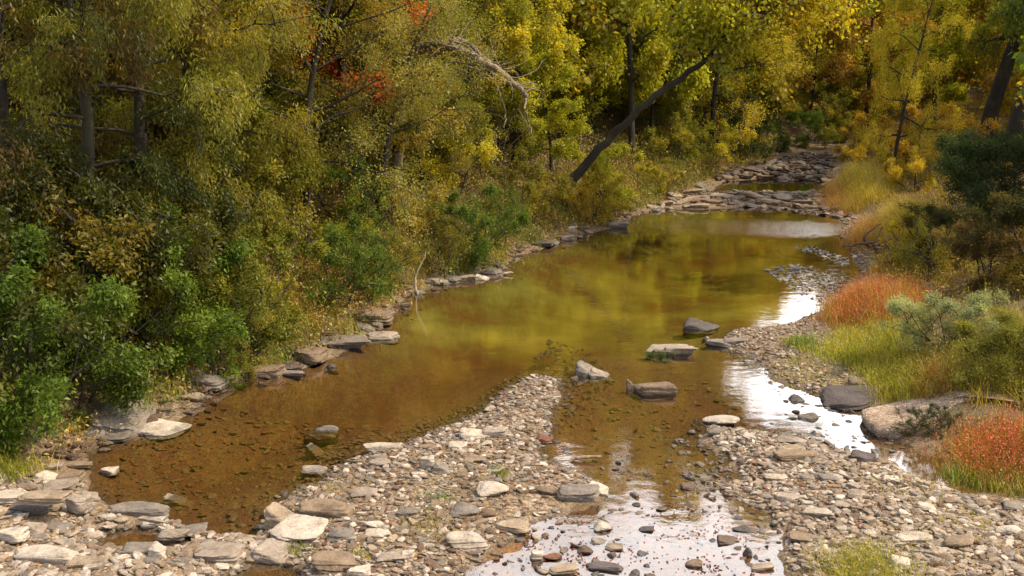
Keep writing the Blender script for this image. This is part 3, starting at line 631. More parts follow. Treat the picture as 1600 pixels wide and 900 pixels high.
# everything smaller than a hand: one mass of stones
def stone_field(name, specs, lvl, seed, label_kind='stuff'):
    r = np.random.RandomState(seed); VV = []; FF = []; CC = []; off = 0
    base = [rock_shape(200+i, ['block', 'slab', 'round', 'wedge', 'round', 'block'][i % 6], lvl) for i in range(10)]
    pool = list(TONE.values())
    for (x, y, z, s, tone) in specs:
        n = len(x)
        for b in range(10):
            m = np.arange(n) % 10 == b; k = m.sum()
            if not k: continue
            V, F = base[b]; a = r.uniform(0, 6.28, k); sx = s[m]*r.uniform(.9, 1.5, k); sy = s[m]*r.uniform(.6, 1.0, k); sz = s[m]*r.uniform(.28, .6, k)
            P = V[None]*np.stack([sx, sy, sz], -1)[:, None, :]
            tl = r.normal(size=(k, 2))*.2; P[..., 2] += P[..., 0]*tl[:, :1]+P[..., 1]*tl[:, 1:]
            c, sn = np.cos(a)[:, None], np.sin(a)[:, None]
            Q = np.stack([P[..., 0]*c-P[..., 1]*sn, P[..., 0]*sn+P[..., 1]*c, P[..., 2]], -1)
            Q += np.stack([x[m], y[m], z[m]+sz*.22], -1)[:, None, :]
            VV.append(Q.reshape(-1, 3)); FF.append((F[None]+(np.arange(k)*len(V))[:, None, None]+off).reshape(-1, 3)); off += k*len(V)
            CC.append(np.repeat(tone[m], len(V), 0))
    return link(name, make_mesh(name, np.vstack(VV), np.vstack(FF), {'tone': np.vstack(CC)}, False, [M_STONES]), kind=label_kind)
def tones(n, r, names, mul=1.0):
    T = np.array([TONE[k] for k in names]); return T[r.randint(0, len(T), n)]*r.uniform(.75, 1.2, (n, 1))*mul
specs = []; r = np.random.RandomState(9)
def field(poly_px, n, smin, smax, names, pw=2.2, dry=None, mul=1.0, zmin=None):
    P = wpoly(poly_px); q = sample_poly(P, n, r); z, sd, sl_, sr_ = land(q[:, 0], q[:, 1], True)
    s = smin+(smax-smin)*r.rand(n)**pw; keep = np.ones(n, bool)
    if zmin is not None: z = np.maximum(z, zmin)
    keep &= vnoise(q[:, 0], q[:, 1], .8, 44)+r.rand(n)*.5 > .42
    if dry is True: keep &= sd > 0
    if dry is False: keep &= sd < 0
    if len(placed):
        A = np.array([(a, b, rr) for a, b, rr, *_ in placed]); d2 = ((q[:, None, :]-A[None, :, :2])**2).sum(2); keep &= (d2 > (A[:, 2]*.55)[None]**2).all(1)
    specs.append((q[keep, 0], q[keep, 1], z[keep], s[keep], tones(keep.sum(), r, names, mul)))
field([(-120, 930), (-120, 755), (60, 745), (130, 765), (155, 800), (300, 810), (430, 850), (420, 930)], 3800, .025, .15, PALE+['tan'], dry=True)
field([(400, 930), (400, 790), (470, 750), (560, 712), (640, 687), (740, 650), (800, 606), (866, 585), (872, 640), (850, 700), (940, 745), (880, 795), (780, 855), (710, 930)], 11000, .018, .11, MIXED+['brown', 'tan', 'white', 'grey'], pw=3, dry=True, mul=1.0)
field([(1095, 670), (1180, 675), (1300, 700), (1400, 715), (1440, 745), (1520, 778), (1700, 790), (1700, 930), (1230, 930), (1230, 835), (1180, 795), (1110, 770), (1160, 740)], 10500, .02, .12, PALE+['tan', 'brown'], pw=2.6, dry=True)
field([(1120, 545), (1150, 515), (1240, 505), (1290, 485), (1335, 560), (1400, 605), (1330, 640), (1200, 590)], 4500, .02, .09, MIXED, pw=3)
field([(720, 930), (780, 855), (880, 795), (1120, 775), (1240, 835), (1240, 930)], 500, .03, .10, ['brown', 'tan', 'dark', 'rusty'], dry=False)
field([(870, 600), (1100, 600), (1330, 640), (1420, 700), (1240, 690), (1110, 680), (1150, 760), (1100, 780), (930, 745), (860, 690)], 420, .04, .13, ['brown', 'tan', 'dark', 'rusty'], dry=False)
field([(130, 770), (200, 690), (340, 640), (600, 660), (560, 712), (420, 770), (400, 840), (250, 812)], 700, .04, .13, ['brown', 'tan', 'rusty', 'tan'], dry=False)
field([(975, 340), (1040, 316), (1085, 296), (1130, 303), (1200, 300), (1290, 296), (1340, 345), (1300, 340), (1180, 326), (1040, 328)], 900, .08, .32, ['pale', 'grey', 'tan', 'brown', 'cream'])
field([(1115, 283), (1130, 265), (1180, 256), (1240, 244), (1295, 240), (1305, 248), (1296, 283), (1200, 279)], 700, .12, .45, ['grey', 'brown', 'brown', 'tan', 'dark'], mul=.8)
field([(1300, 340), (1340, 345), (1330, 380), (1360, 400), (1355, 440), (1300, 490), (1285, 485), (1340, 425), (1325, 395), (1310, 372)], 1200, .03, .13, MIXED)
shore = LB[(LB[:, 1] > 12.8) & (LB[:, 1] < 40)]; n = 700
ti = r.rand(n)*(len(shore)-1.001); i0 = ti.astype(int); f = ti-i0; q = shore[i0]*(1-f)[:, None]+shore[i0+1]*f[:, None]+r.normal(size=(n, 2))*.22
z = land(q[:, 0], q[:, 1]); specs.append((q[:, 0], q[:, 1], z, .04+.2*r.rand(n)**2.5, tones(n, r, ['grey', 'brown', 'tan', 'brown', 'brown'])))
field([(1150, 560), (1260, 612), (1340, 640), (1372, 668), (1420, 705), (1370, 712), (1240, 690), (1180, 676), (1230, 640)], 260, .04, .14, ['brown', 'tan', 'grey', 'dark'], dry=False, zmin=-.025)
field([(720, 930), (780, 855), (880, 795), (940, 770), (1130, 770), (1240, 835), (1240, 930)], 100, .05, .15, ['brown', 'tan', 'grey', 'dark', 'cream'], dry=False, zmin=-.02)
field([(1090, 660), (1100, 700), (1150, 720), (1150, 760), (1090, 790), (1040, 780), (1080, 720), (1060, 690)], 120, .04, .12, ['brown', 'tan', 'grey'], dry=False, zmin=-.02)
field([(390, 850), (400, 780), (480, 735), (560, 695), (640, 672), (740, 635), (800, 590), (860, 568), (900, 590), (860, 640), (800, 625), (740, 665), (640, 700), (500, 765), (430, 800)], 2600, .02, .10, ['tan', 'brown', 'cream', 'brown', 'grey'], pw=2.5, dry=False, zmin=-.07)
field([(850, 560), (920, 560), (960, 600), (900, 660), (860, 700), (850, 620)], 700, .02, .09, ['tan', 'brown', 'rusty', 'brown'], pw=2.5, dry=False, zmin=-.05)
field([(1190, 447), (1245, 432), (1330, 436), (1335, 470), (1275, 480), (1225, 462)], 520, .05, .14, ['white', 'white', 'pale'], pw=2, zmin=-.012)
field([(1230, 404), (1270, 400), (1325, 408), (1330, 424), (1280, 415)], 170, .05, .14, ['white', 'pale'], pw=2, zmin=-.012)
stone_field('pebbles', specs, 1, 4)

# pinkish gravel ledge on the grassy bank
lp = [(1348, 652), (1345, 640), (1400, 634), (1450, 622), (1530, 616), (1600, 614), (1620, 640), (1540, 652), (1470, 664), (1400, 672), (1362, 668)]
Zl = .15; P = np.array([flat(a, b, Zl) if b > 650 or a < 1360 else hit(a, b)[:2] for a, b in lp]); c0 = P.mean(0); rings = []; m_ = 60
tt = np.linspace(0, len(P), m_, endpoint=False); i0 = tt.astype(int); f = tt-i0; Pr = P[i0 % len(P)]*(1-f)[:, None]+P[(i0+1) % len(P)]*f[:, None]
V = []; levels_ = [(.93, -.20), (.97, -.14), (1.0, -.05), (.975, 0.0), (.9, .015), (.75, .03), (.5, .04), (.25, .05), (.02, .05)]
for s_, dz in levels_:
    q = c0+(Pr-c0)*s_; ql = np.maximum(land(q[:, 0], q[:, 1])+.04, Zl) if dz > -.1 else np.full(len(q), Zl); ql = np.minimum(ql, Zl+.08+.5*np.maximum(0, q[:, 0]-P[:, 0].min()-.9)); V += [(a+fbm(np.array([a]), np.array([b]), .3, 3)[0]*.15, b, zl_+dz+fbm(np.array([a]), np.array([b]), .5, 8)[0]*.08*(dz > -.1)) for (a, b), zl_ in zip(q, ql)]
F = [(k*m_+i, k*m_+(i+1) % m_, (k+1)*m_+(i+1) % m_, (k+1)*m_+i) for k in range(len(levels_)-1) for i in range(m_)]
def ledge_mat():
    m, nt, out = mat('pink_conglomerate'); L = nt.links.new; g = N(nt, 'ShaderNodeNewGeometry')
    vo = N(nt, 'ShaderNodeTexVoronoi'); vo.inputs['Scale'].default_value = 30; L(g.outputs['Position'], vo.inputs['Vector']); s = N(nt, 'ShaderNodeSeparateColor'); L(vo.outputs['Color'], s.inputs[0])
    c = ramp(nt, [(0, (.17, .115, .08)), (.5, (.28, .205, .15)), (1, (.40, .33, .26))], s.outputs[0]).outputs[0]
    c = mix(nt, c, ramp(nt, [(.35, (.6, .55, .5)), (.6, (1, 1, 1))], noise(nt, g.outputs['Position'], 2.5, 5)).outputs[0], .8, 'MULTIPLY')
    b = N(nt, 'ShaderNodeBsdfPrincipled'); b.inputs['Roughness'].default_value = .9; L(c, b.inputs['Base Color'])
    bu = N(nt, 'ShaderNodeBump'); bu.inputs['Strength'].default_value = .7; bu.inputs['Distance'].default_value = .03; bu.invert = True; L(vo.outputs['Distance'], bu.inputs['Height']); L(bu.outputs[0], b.inputs['Normal'])
    L(b.outputs[0], out.inputs[0]); return m
link('rock_ledge', make_mesh('rock_ledge', V, np.array(F), None, True, [ledge_mat()]), label='low pinkish gravelly ledge reaching from the grassy bank to the water', category='ledge')

# ------------------------------------------------------------------ trees
class Tubes:
    def __init__(s): s.V = []; s.F = []; s.n = 0
    def add(s, pts, rad, k):
        pts = np.asarray(pts, float); rad = np.asarray(rad, float); t = np.gradient(pts, axis=0); t /= np.linalg.norm(t, axis=1)[:, None]+1e-9
        ref = np.where(np.abs(t[:, 2:3]) < .9, np.array([[0, 0, 1.]]), np.array([[1., 0, 0]]))
        if np.abs(t[:, 2]).max() > .9: ref = np.tile([[1., 0, 0]], (len(t), 1)) if abs(t[0, 0]) < .8 else np.tile([[0, 1., 0]], (len(t), 1))
        a = np.cross(t, ref); a /= np.linalg.norm(a, axis=1)[:, None]+1e-9; b = np.cross(t, a)
        an = np.linspace(0, 2*np.pi, k, endpoint=False)
        R = pts[:, None]+rad[:, None, None]*(a[:, None]*np.cos(an)[None, :, None]+b[:, None]*np.sin(an)[None, :, None])
        s.V.append(R.reshape(-1, 3)); m = len(pts); i = np.arange((m-1)*k); ring = i//k; j = i % k
        s.F.append(np.stack([ring*k+j, ring*k+(j+1) % k, (ring+1)*k+(j+1) % k, (ring+1)*k+j], 1)+s.n); s.n += m*k
    def mesh(s, name, m): return make_mesh(name, np.vstack(s.V), np.vstack(s.F), None, True, [m])
def unit(v): return v/(np.linalg.norm(v)+1e-9)
def path(p, d, ln, n, jit, grav, rs):
    out = [p]; d = unit(d)
    for _ in range(n):
        d = unit(d+rs.normal(size=3)*jit+np.array([0, 0, grav])); out.append(out[-1]+d*ln/n)
    return np.array(out)
def leaves_at(P, D, nleaf, L_, W_, spread, droop, rs):
    """P, D: twig points and directions; returns V (n*4, 3), attr"""
    i = rs.randint(0, len(P), nleaf); c = P[i]+rs.normal(size=(nleaf, 3))*spread
    d = D[i]*.7+rs.normal(size=(nleaf, 3))*.75; d[:, 2] -= droop; d /= np.linalg.norm(d, axis=1)[:, None]
    nrm = rs.normal(size=(nleaf, 3))*.65; nrm[:, 2] += .9; side = np.cross(d, nrm); side /= np.linalg.norm(side, axis=1)[:, None]+1e-9
    up_ = np.cross(side, d); s = rs.uniform(.6, 1.25, nleaf)[:, None]; l = d*L_*s; w_ = side*W_*s*.5
    V = np.stack([c, c+l*.45+w_, c+l-up_*L_*.12, c+l*.45-w_], 1).reshape(-1, 3)
    cl = vnoise(c[:, 0]*.9+c[:, 2]*.5, c[:, 1]*.9+c[:, 2], .9, 5)*.6+vnoise(c[:, 0]+c[:, 2], c[:, 1]-c[:, 2], 2.2, 8)*.4
    at = np.stack([np.clip(rs.normal(.5, .13, nleaf)+(cl-.5)*.8, 0, 1), np.clip(cl+rs.normal(size=nleaf)*.16, 0, 1), rs.rand(nleaf), np.ones(nleaf)], 1)
    return V, np.repeat(at, 4, 0)
def crown_mesh(name, P, D, nleaf, L_, W_, spread, droop, rs, m=None):
    V, at = leaves_at(P, D, nleaf, L_, W_, spread, droop, rs)
    return make_mesh(name, V, np.arange(len(V)).reshape(-1, 4), {'lv': at}, False, [m or M_LEAF])
def tree_proto(seed, H=10, base=.25, R=3.2, n1=16, n2=7, n3=6, nleaf=32000, L_=.12, W_=.06, spread=.12, droop=.35, r0=.16, grav=-.05, rise=.5, lean=(0, 0), top=.35, trunk_pts=None, jit=.12, stems=1):
    rs = np.random.RandomState(seed); T = Tubes(); PP = []; DD = []
    for st in range(stems):
        if trunk_pts is not None: tp = np.array(trunk_pts, float)
        else:
            sx = rs.normal(size=2)*.05 if stems == 1 else rs.normal(size=2)*.38
            tp = path(np.array([*(rs.normal(size=2)*.1*(stems > 1)), -.3]), np.array([lean[0]+sx[0], lean[1]+sx[1], 1.0]), H+.3, 14, .055 if stems == 1 else .09, .02, rs)
        n = len(tp); rad = r0*(1-np.linspace(0, 1, n)**1.1*.88); rad[0] *= 1.5; rad[min(1, n-1)] *= 1.12
        if stems > 1: rad = rad*.6
        T.add(tp, rad, 9)
        for k in range(max(3, n1//stems)):
            f = base+(1-base)*((k+rs.rand())/(n1//stems)); x = f*(n-1); i = min(int(x), n-2); p = tp[i]*(1-(x-i))+tp[i+1]*(x-i)
            g = (f-base)/(1-base); rr = R*(math.sin(math.pi*(.18+.82*(g**.8)*.86))*.9+.12)*rs.uniform(.7, 1.15)*(1 if g < .85 else .7)
            a = k*2.4+rs.rand()*.9+seed; d = np.array([math.cos(a), math.sin(a), rise*(g+.25)+rs.normal()*.15])
            q = path(p, d, rr, 7, jit, grav, rs); r1 = max(.018, r0*.38*(1-f*.6)*(.6 if stems > 1 else 1)); T.add(q, np.linspace(r1, .008, len(q)), 5)
            for b in range(n2):
                x = (.25+.75*(b+rs.rand())/n2)*(len(q)-1); i = min(int(x), len(q)-2); p2 = q[i]*(1-(x-i))+q[i+1]*(x-i)
                d2 = unit(q[i+1]-q[i])+rs.normal(size=3)*.65; l2 = rr*.42*rs.uniform(.6, 1.2)*(1.15-.5*x/(len(q)-1)); q2 = path(p2, d2, l2, 4, .2, grav*1.3, rs)
                T.add(q2, np.linspace(r1*.35+.003, .004, len(q2)), 3)
                for c_ in range(n3):
                    x = (.2+.8*rs.rand())*(len(q2)-1); i = min(int(x), len(q2)-2); p3 = q2[i]*(1-(x-i))+q2[i+1]*(x-i)
                    q3 = path(p3, unit(q2[i+1]-q2[i])+rs.normal(size=3)*.7, l2*.5*rs.uniform(.5, 1.2), 4, .2, grav*2-.05, rs)
                    if c_ < 3: T.add(q3[::2], np.linspace(.005, .002, len(q3[::2])), 3)
                    PP.append(q3[1:]); DD.append(np.diff(q3, axis=0))
    P = np.vstack(PP); D = np.vstack(DD); D /= np.linalg.norm(D, axis=1)[:, None]+1e-9
    return T.mesh('trunk', M_BARK), crown_mesh('crown', P, D, nleaf, L_, W_, spread, droop, rs)
PROTO = {}
for i in range(3): PROTO['olive', i] = tree_proto(20+i, H=9.5, base=.12, R=3.3, n1=20, n2=7, n3=6, nleaf=60000, L_=.105, W_=.028, spread=.10, droop=.75, grav=-.10, rise=.55, r0=.15)
for i in range(3): PROTO['airy', i] = tree_proto(40+i, H=7.5, base=.22, R=3.0, n1=18, n2=8, n3=7, nleaf=42000, L_=.062, W_=.032, spread=.10, droop=.2, grav=-.03, rise=.6, r0=.12, jit=.18)
for i in range(3): PROTO['broad', i] = tree_proto(60+i, H=11, base=.22, R=3.4, n1=20, n2=7, n3=6, nleaf=30000, L_=.15, W_=.11, spread=.16, droop=.35, grav=-.03, rise=.65, r0=.17)
PROTO['thick', 0] = tree_proto(66, H=14, base=.34, R=3.8, n1=20, n2=7, n3=6, nleaf=30000, L_=.15, W_=.11, spread=.16, droop=.35, grav=-.04, rise=.5, r0=.60)
for i in range(3): PROTO['shrub', i] = tree_proto(80+i, H=2.3, base=.08, R=1.15, n1=20, n2=5, n3=4, nleaf=15000, L_=.072, W_=.036, spread=.07, droop=.2, grav=-.02, rise=.8, r0=.035, stems=5)
for i in range(2): PROTO['fine', i] = tree_proto(90+i, H=1.7, base=.05, R=.95, n1=24, n2=6, n3=5, nleaf=12000, L_=.05, W_=.018, spread=.05, droop=.05, grav=0, rise=1.0, r0=.02, stems=6)
for i in range(2): PROTO['dense', i] = tree_proto(95+i, H=2.6, base=.04, R=1.5, n1=30, n2=6, n3=6, nleaf=30000, L_=.085, W_=.03, spread=.09, droop=0, grav=0.02, rise=.7, r0=.05, stems=6)
for i in range(3): PROTO['far', i] = tree_proto(70+i, H=11, base=.14, R=3.8, n1=20, n2=6, n3=3, nleaf=9000, L_=.27, W_=.19, spread=.24, droop=.3, grav=-.03, rise=.6, r0=.15)
C = dict(olive=(.175, .185, .020), green=(.105, .175, .020), deep=(.042, .054, .009), yellow=(.42, .35, .028), lime=(.32, .34, .022), gold=(.44, .30, .028), rust=(.36, .11, .03),  # deep: dark green, taken darker still to imitate dim light at the wooded edge
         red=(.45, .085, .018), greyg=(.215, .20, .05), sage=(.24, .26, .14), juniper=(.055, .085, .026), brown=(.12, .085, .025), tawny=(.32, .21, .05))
BK = dict(dark=(.020, .014, .009), grey=(.20, .16, .12), tan=(.14, .10, .065))
rp = random.Random(3)
def tree(kind, var, x, y, s, col, aut, bark, label, name='tree', cat='tree', group=None, sxy=1.0, rz=None, z=None):
    zz = float(land(np.array([x]), np.array([y]))[0]) if z is None else z
    e = empty(name, (x, y, zz-.05), label, cat, group, rp.uniform(0, 6.28) if rz is None else rz, (s*sxy, s*sxy, s))
    tm, cm = PROTO[kind, var]
    link('trunk' if kind not in ('shrub', 'fine', 'dense') else 'stem', tm, e, color=(*BK[bark], 1))
    link('crown' if kind not in ('shrub', 'fine', 'dense') else 'foliage', cm, e, color=(*[c*rp.uniform(.92, 1.08) for c in C[col]], aut))
    return e
def at(px, d):
    """a spot at a given distance along the column px of the photograph"""
    return (px-800)/FPX*d*1.02, d
TREES = [
 # kind, variant, px, distance, scale, colour, autumn, bark, label
 ('olive', 0, 330, 22.0, .95, 'olive', .35, 'dark', 'big drooping olive-green tree leaning out over the wooded bank'),
 ('olive', 1, 230, 20.5, .92, 'olive', .15, 'dark', 'shaded olive tree between the big drooping tree and the bank bush'),
 ('olive', 2, 130, 19.5, .95, 'deep', .1, 'dark', 'shade-darkened green tree near the edge of the view over the bank bush'),
 ('olive', 0, 20, 19.0, 1.0, 'brown', .1, 'dark', 'shade-darkened brown tree at the outer edge of the wooded bank'),  # leaf colours out here are darkened to imitate dim light
 ('olive', 2, 420, 26.0, .95, 'olive', .45, 'dark', 'yellowing drooping tree just upstream of the big drooping tree'),
 ('airy', 0, 478, 24.2, 1.0, 'greyg', .35, 'dark', 'small-leaved grey-green tree with a dark slanting trunk above the brown-topped boulder'),
 ('airy', 1, 590, 27.0, .86, 'greyg', .5, 'dark', 'fine-leaved tawny tree spreading over the weeds behind the shoreline rock row'),
 ('airy', 2, 665, 30.5, .66, 'olive', .5, 'dark', 'thin-leaved tree upstream of the tawny spreading tree'),
 ('broad', 0, 800, 36.0, .60, 'lime', .35, 'dark', 'bright yellow-green small tree over the dark hollow in the bank'),
 ('broad', 2, 862, 35.5, .42, 'lime', .15, 'dark', 'low vivid yellow-green tree against the wooded side of the leaning trunk'),
 ('broad', 0, 925, 44.0, .62, 'lime', .3, 'dark', 'rounded yellow-green tree seen just above the leaning trunk'),
 ('broad', 2, 1090, 51.0, .75, 'lime', .4, 'dark', 'bright tree behind the pale upper limb of the leaning tree'),
 ('broad', 0, 1178, 58.0, .72, 'yellow', .4, 'dark', 'bright yellow tree upstream of the far ledge'),
 ('broad', 1, 1255, 64.0, .80, 'lime', .5, 'dark', 'broad lime tree at the inside of the far bend'),
 ('broad', 1, 740, 39.0, .72, 'lime', .3, 'dark', 'lime-coloured tree under the arching dead limbs'),
 ('airy', 0, 730, 34.5, .75, 'olive', .2, 'dark', 'low olive tree whose branches hang over the dark hollow'),
 ('broad', 2, 610, 33.0, .75, 'olive', .3, 'dark', 'mid-green tree on the slope behind the small-leaved tree'),
 ('broad', 1, 470, 34.0, .95, 'lime', .25, 'dark', 'lighter green tree high on the wooded slope'),
 ('broad', 0, 543, 29.5, .92, 'red', .3, 'dark', 'red-orange maple glowing on the slope top'),
 ('olive', 1, 330, 30.0, 1.0, 'olive', .3, 'dark', 'tall olive tree on the slope behind the big drooping tree'),
 ('olive', 2, 180, 26.0, 1.1, 'deep', .15, 'dark', 'tall shade-darkened tree on the shaded slope'),
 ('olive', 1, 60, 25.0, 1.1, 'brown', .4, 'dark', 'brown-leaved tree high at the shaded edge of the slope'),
 ('broad', 2, 838, 42.0, .85, 'rust', .4, 'dark', 'orange-brown tree on the far slope beyond the dead limbs'),
 ('broad', 1, 905, 45.0, .66, 'lime', .35, 'dark', 'yellow-green tree behind the crown of the leaning tree'),
 ('broad', 0, 970, 50.0, .7, 'lime', .4, 'dark', 'light green tree behind the leaning trunk'),
 ('broad', 2, 1010, 45.5, .62, 'olive', .3, 'dark', 'short dark-trunked tree on the bank upstream of the leaning tree'),
 ('broad', 2, 985, 42.0, 1.15, 'lime', .3, 'dark', 'tall light green tree right behind the leaning trunk'),
 ('broad', 0, 1052, 45.5, 1.25, 'lime', .35, 'dark', 'tallest yellow-green tree on the bank above the riffle'),
 ('airy', 0, 1100, 47.0, 1.15, 'yellow', .35, 'dark', 'tall airy yellow-green tree above the upper pool'),
 ('broad', 1, 1040, 60.0, 1.25, 'yellow', .4, 'dark', 'tall yellowing tree standing high behind the middle of the leaning trunk'),
 ('airy', 1, 1072, 48.0, .95, 'green', .3, 'dark', 'slender green tree by the bank before the riffle'),
 ('airy', 2, 1165, 52.0, .95, 'olive', .5, 'tan', 'tree with a slim pale-brown trunk above the far ledge'),
 ('broad', 1, 1120, 57.0, .9, 'lime', .45, 'dark', 'yellow-green tree behind the far ledge'),
 ('broad', 0, 1215, 66.0, .85, 'yellow', .5, 'dark', 'yellowing tree standing over the far bend'),
 ('airy', 0, 1250, 60.0, .9, 'olive', .4, 'dark', 'low olive tree overhanging the far bend'),
 ('broad', 2, 1290, 72.0, .9, 'gold', .5, 'dark', 'golden tree closing the view beyond the bend'),
 ('airy', 2, 1387, 37.8, 1.05, 'yellow', .5, 'dark', 'slim dark-trunked yellow tree rising from the grassy bank'),
 ('broad', 0, 1340, 58.0, .8, 'tawny', .6, 'dark', 'tawny orange tree behind the slim yellow tree'),
 ('broad', 1, 1440, 50.0, .85, 'lime', .5, 'dark', 'yellow-green tree beyond the dark evergreen bush'),
 ('thick', 0, 1522, 44.0, .9, 'olive', .35, 'dark', 'tree with a thick dark trunk behind the evergreen bush'),
 ('thick', 0, 1566, 38.0, 1.1, 'green', .3, 'dark', 'massive dark-trunked tree at the outer edge of the grassy bank'),
 ('broad', 1, 1400, 68.0, .95, 'gold', .5, 'dark', 'golden-orange tree far back over the meadow'),
]
for (k, v, px, d, s, c, a, b, lab) in TREES:
    x, y = at(px, d); tree(k, v, x, y, s, c, a, b, lab, group='trees along the creek', sxy=.68 if px in (985, 1052) else .6 if k == 'thick' or px == 1387 else 1.0)

# the leaning tree over the pool
lx, ly, lz = hit(872, 326)
def lean_pt(px, py, yy):
    a, b, c = ray(px, py); t = yy/b; return (a*t, yy, CAM_H+c*t)
tp = [lean_pt(868, 345, ly), lean_pt(876, 312, ly), lean_pt(905, 268, ly-.1), lean_pt(945, 222, ly-.3), lean_pt(990, 182, ly-.5), lean_pt(1035, 142, ly-.7), lean_pt(1080, 108, ly-.9), lean_pt(1125, 84, ly-1.0),
      lean_pt(1160, 66, ly-1.1), lean_pt(1190, 40, ly-1.2), lean_pt(1215, -10, ly-1.2), lean_pt(1225, -70, ly-1.2)]
tp = np.array(tp); tp -= np.array([lx, ly, lz])
rs = np.random.RandomState(2); e = empty('leaning_tree', (lx, ly, lz), 'thick dark tree trunk leaning far out over the pool with a pale upper limb', 'tree')
T = Tubes(); rad = np.array([.42, .20, .145, .125, .112, .10, .085, .07, .068, .055, .045, .03]); ti = np.linspace(0, 11, 40)
ts = np.stack([np.interp(ti, range(12), tp[:, k]) for k in range(3)], 1)
for _ in range(2): ts[1:-1] = (ts[:-2]+ts[1:-1]*2+ts[2:])/4
ts[1:-1] += rs.normal(size=(38, 3))*.035; T.add(ts[:24], np.interp(ti, range(12), rad)[:24], 12); T2 = Tubes(); T2.add(ts[23:], np.interp(ti, range(12), rad)[23:], 9)
PP = []; DD = []
for k in range(32):
    f = 22+rs.rand()*17; i = int(f); p = ts[i]; d = np.array([rs.normal()*.6, rs.normal()*.7, rs.uniform(.3, 1.3)]); ln = rs.uniform(1.2, 2.9)
    q = path(p, d, ln, 6, .15, .02, rs); (T2 if i > 23 else T).add(q, np.linspace(.045, .01, 7), 5)
    for b in range(8):
        j = rs.randint(2, 6); q2 = path(q[j], unit(q[j+1]-q[j])+rs.normal(size=3)*.7, ln*.4, 4, .2, -.03, rs); T2.add(q2, np.linspace(.014, .004, 5), 3)
        for c_ in range(6):
            q3 = path(q2[rs.randint(1, 5)], rs.normal(size=3), .5, 3, .2, -.1, rs); PP.append(q3[1:]); DD.append(np.diff(q3, axis=0))
P = np.vstack(PP); D = np.vstack(DD)
link('trunk', T.mesh('trunk', M_BARK), e, color=(*BK['dark'], 1)); link('upper_limb', T2.mesh('upper_limb', M_BARK), e, color=(.22, .19, .14, 1), label='pale grey upper limb')
link('crown', crown_mesh('crown', P, D, 22000, .14, .10, .16, .4, rs), e, color=(*C['lime'], .5))

# the dead arching limbs
def limb(T, pts, r0, r1, k=7, wob=.012, rs=rs):
    p = np.array(pts); n = len(p); ti = np.linspace(0, n-1, n*4); q = np.stack([np.interp(ti, range(n), p[:, j]) for j in range(3)], 1)
    for _ in range(2): q[1:-1] = (q[:-2]+q[1:-1]*2+q[2:])/4
    q[1:-1] += rs.normal(size=(len(q)-2, 3))*wob; T.add(q, np.linspace(r0, r1, len(q)), k); return q
dd = 27.5; T = Tubes(); TT = Tubes(); o0 = np.array(lean_pt(640, 86, dd+1.0))
def lp_(px, py, off=0): return np.array(lean_pt(px, py, dd+off))-o0
zg = float(land(np.array([o0[0]]), np.array([o0[1]]))[0])
main = limb(T, [np.array([-.6, 1.2, zg-o0[2]]), lp_(628, 130, 1.0), lp_(640, 86, .8), lp_(665, 72, .5), lp_(690, 68, .2), lp_(715, 76, 0), lp_(745, 92, -.2), lp_(775, 108, -.4), lp_(800, 126, -.5), lp_(818, 142, -.6), lp_(824, 152, -.6)], .16, .05)
a1 = limb(T, [lp_(668, 90, .6), lp_(690, 78, .3), lp_(705, 72, .1)], .08, .06); a2 = limb(T, [lp_(700, 68, .2), lp_(722, 62, .2), lp_(740, 74, .1), lp_(752, 88, 0), lp_(764, 98, -.3)], .07, .05)
for pts in ([(764, 100), (772, 125), (782, 150), (790, 178), (787, 200)], [(822, 150), (821, 175), (826, 190), (832, 210)], [(716, 78), (715, 90)], [(660, 72), (653, 55), (665, 48), (685, 42)], [(690, 66), (682, 48), (672, 30), (668, 8)],
            [(700, 70), (712, 52), (716, 38)], [(680, 68), (664, 58), (655, 66), (652, 80)], [(735, 84), (755, 92), (790, 104)], [(780, 112), (790, 106), (806, 112)]):
    limb(TT, [lp_(a, b, rs.normal()*.2) for a, b in pts], .032, .008, 5, .02)
for k in range(70):
    i = rs.randint(10, len(main)-2); q = path(main[i], rs.normal(size=3)+np.array([0, 0, .5]), rs.uniform(.4, 1.4), 5, .3, -.02, rs); TT.add(q, np.linspace(.016, .004, 6), 3)
e = empty('dead_tree', o0, 'bare grey dead tree arching over the lime-coloured foliage', 'dead tree')
link('trunk', T.mesh('trunk', M_BARK), e, color=(.20, .16, .12, 1)); link('branches', TT.mesh('branches', M_BARK), e, color=(.22, .18, .135, 1))

# far woods: hillside and valley trees that read as one mass
def wood(name, spots, col, aut, seed):
    r = np.random.RandomState(seed); VV = []; AA = []; TV = []; TF = []; off = 0
    data = {}
    for v in range(3):
        tm, cm = PROTO['far', v]; a = np.empty(len(cm.vertices)*3, np.float32); cm.vertices.foreach_get('co', a); b = np.empty(len(cm.vertices)*4, np.float32); cm.attributes['lv'].data.foreach_get('color', b)
        data[v] = (a.reshape(-1, 3), b.reshape(-1, 4))
    for (x, y, s) in spots:
        V, A = data[r.randint(3)]; a = r.uniform(0, 6.28); c, sn = math.cos(a), math.sin(a); z = float(land(np.array([x]), np.array([y]))[0])
        VV.append(np.stack([(V[:, 0]*c-V[:, 1]*sn)*s+x, (V[:, 0]*sn+V[:, 1]*c)*s+y, V[:, 2]*s+z-.2], 1)); A = A.copy(); A[:, 1] = np.clip(A[:, 1]+r.normal()*.15, 0, 1); A[:, 0] = np.clip(A[:, 0]+r.normal()*.06, 0, 1); AA.append(A)
    V = np.vstack(VV); link(name, make_mesh(name, V, np.arange(len(V)).reshape(-1, 4), {'lv': np.vstack(AA)}, False, [M_LEAF]), color=(*C[col], aut), kind='stuff')
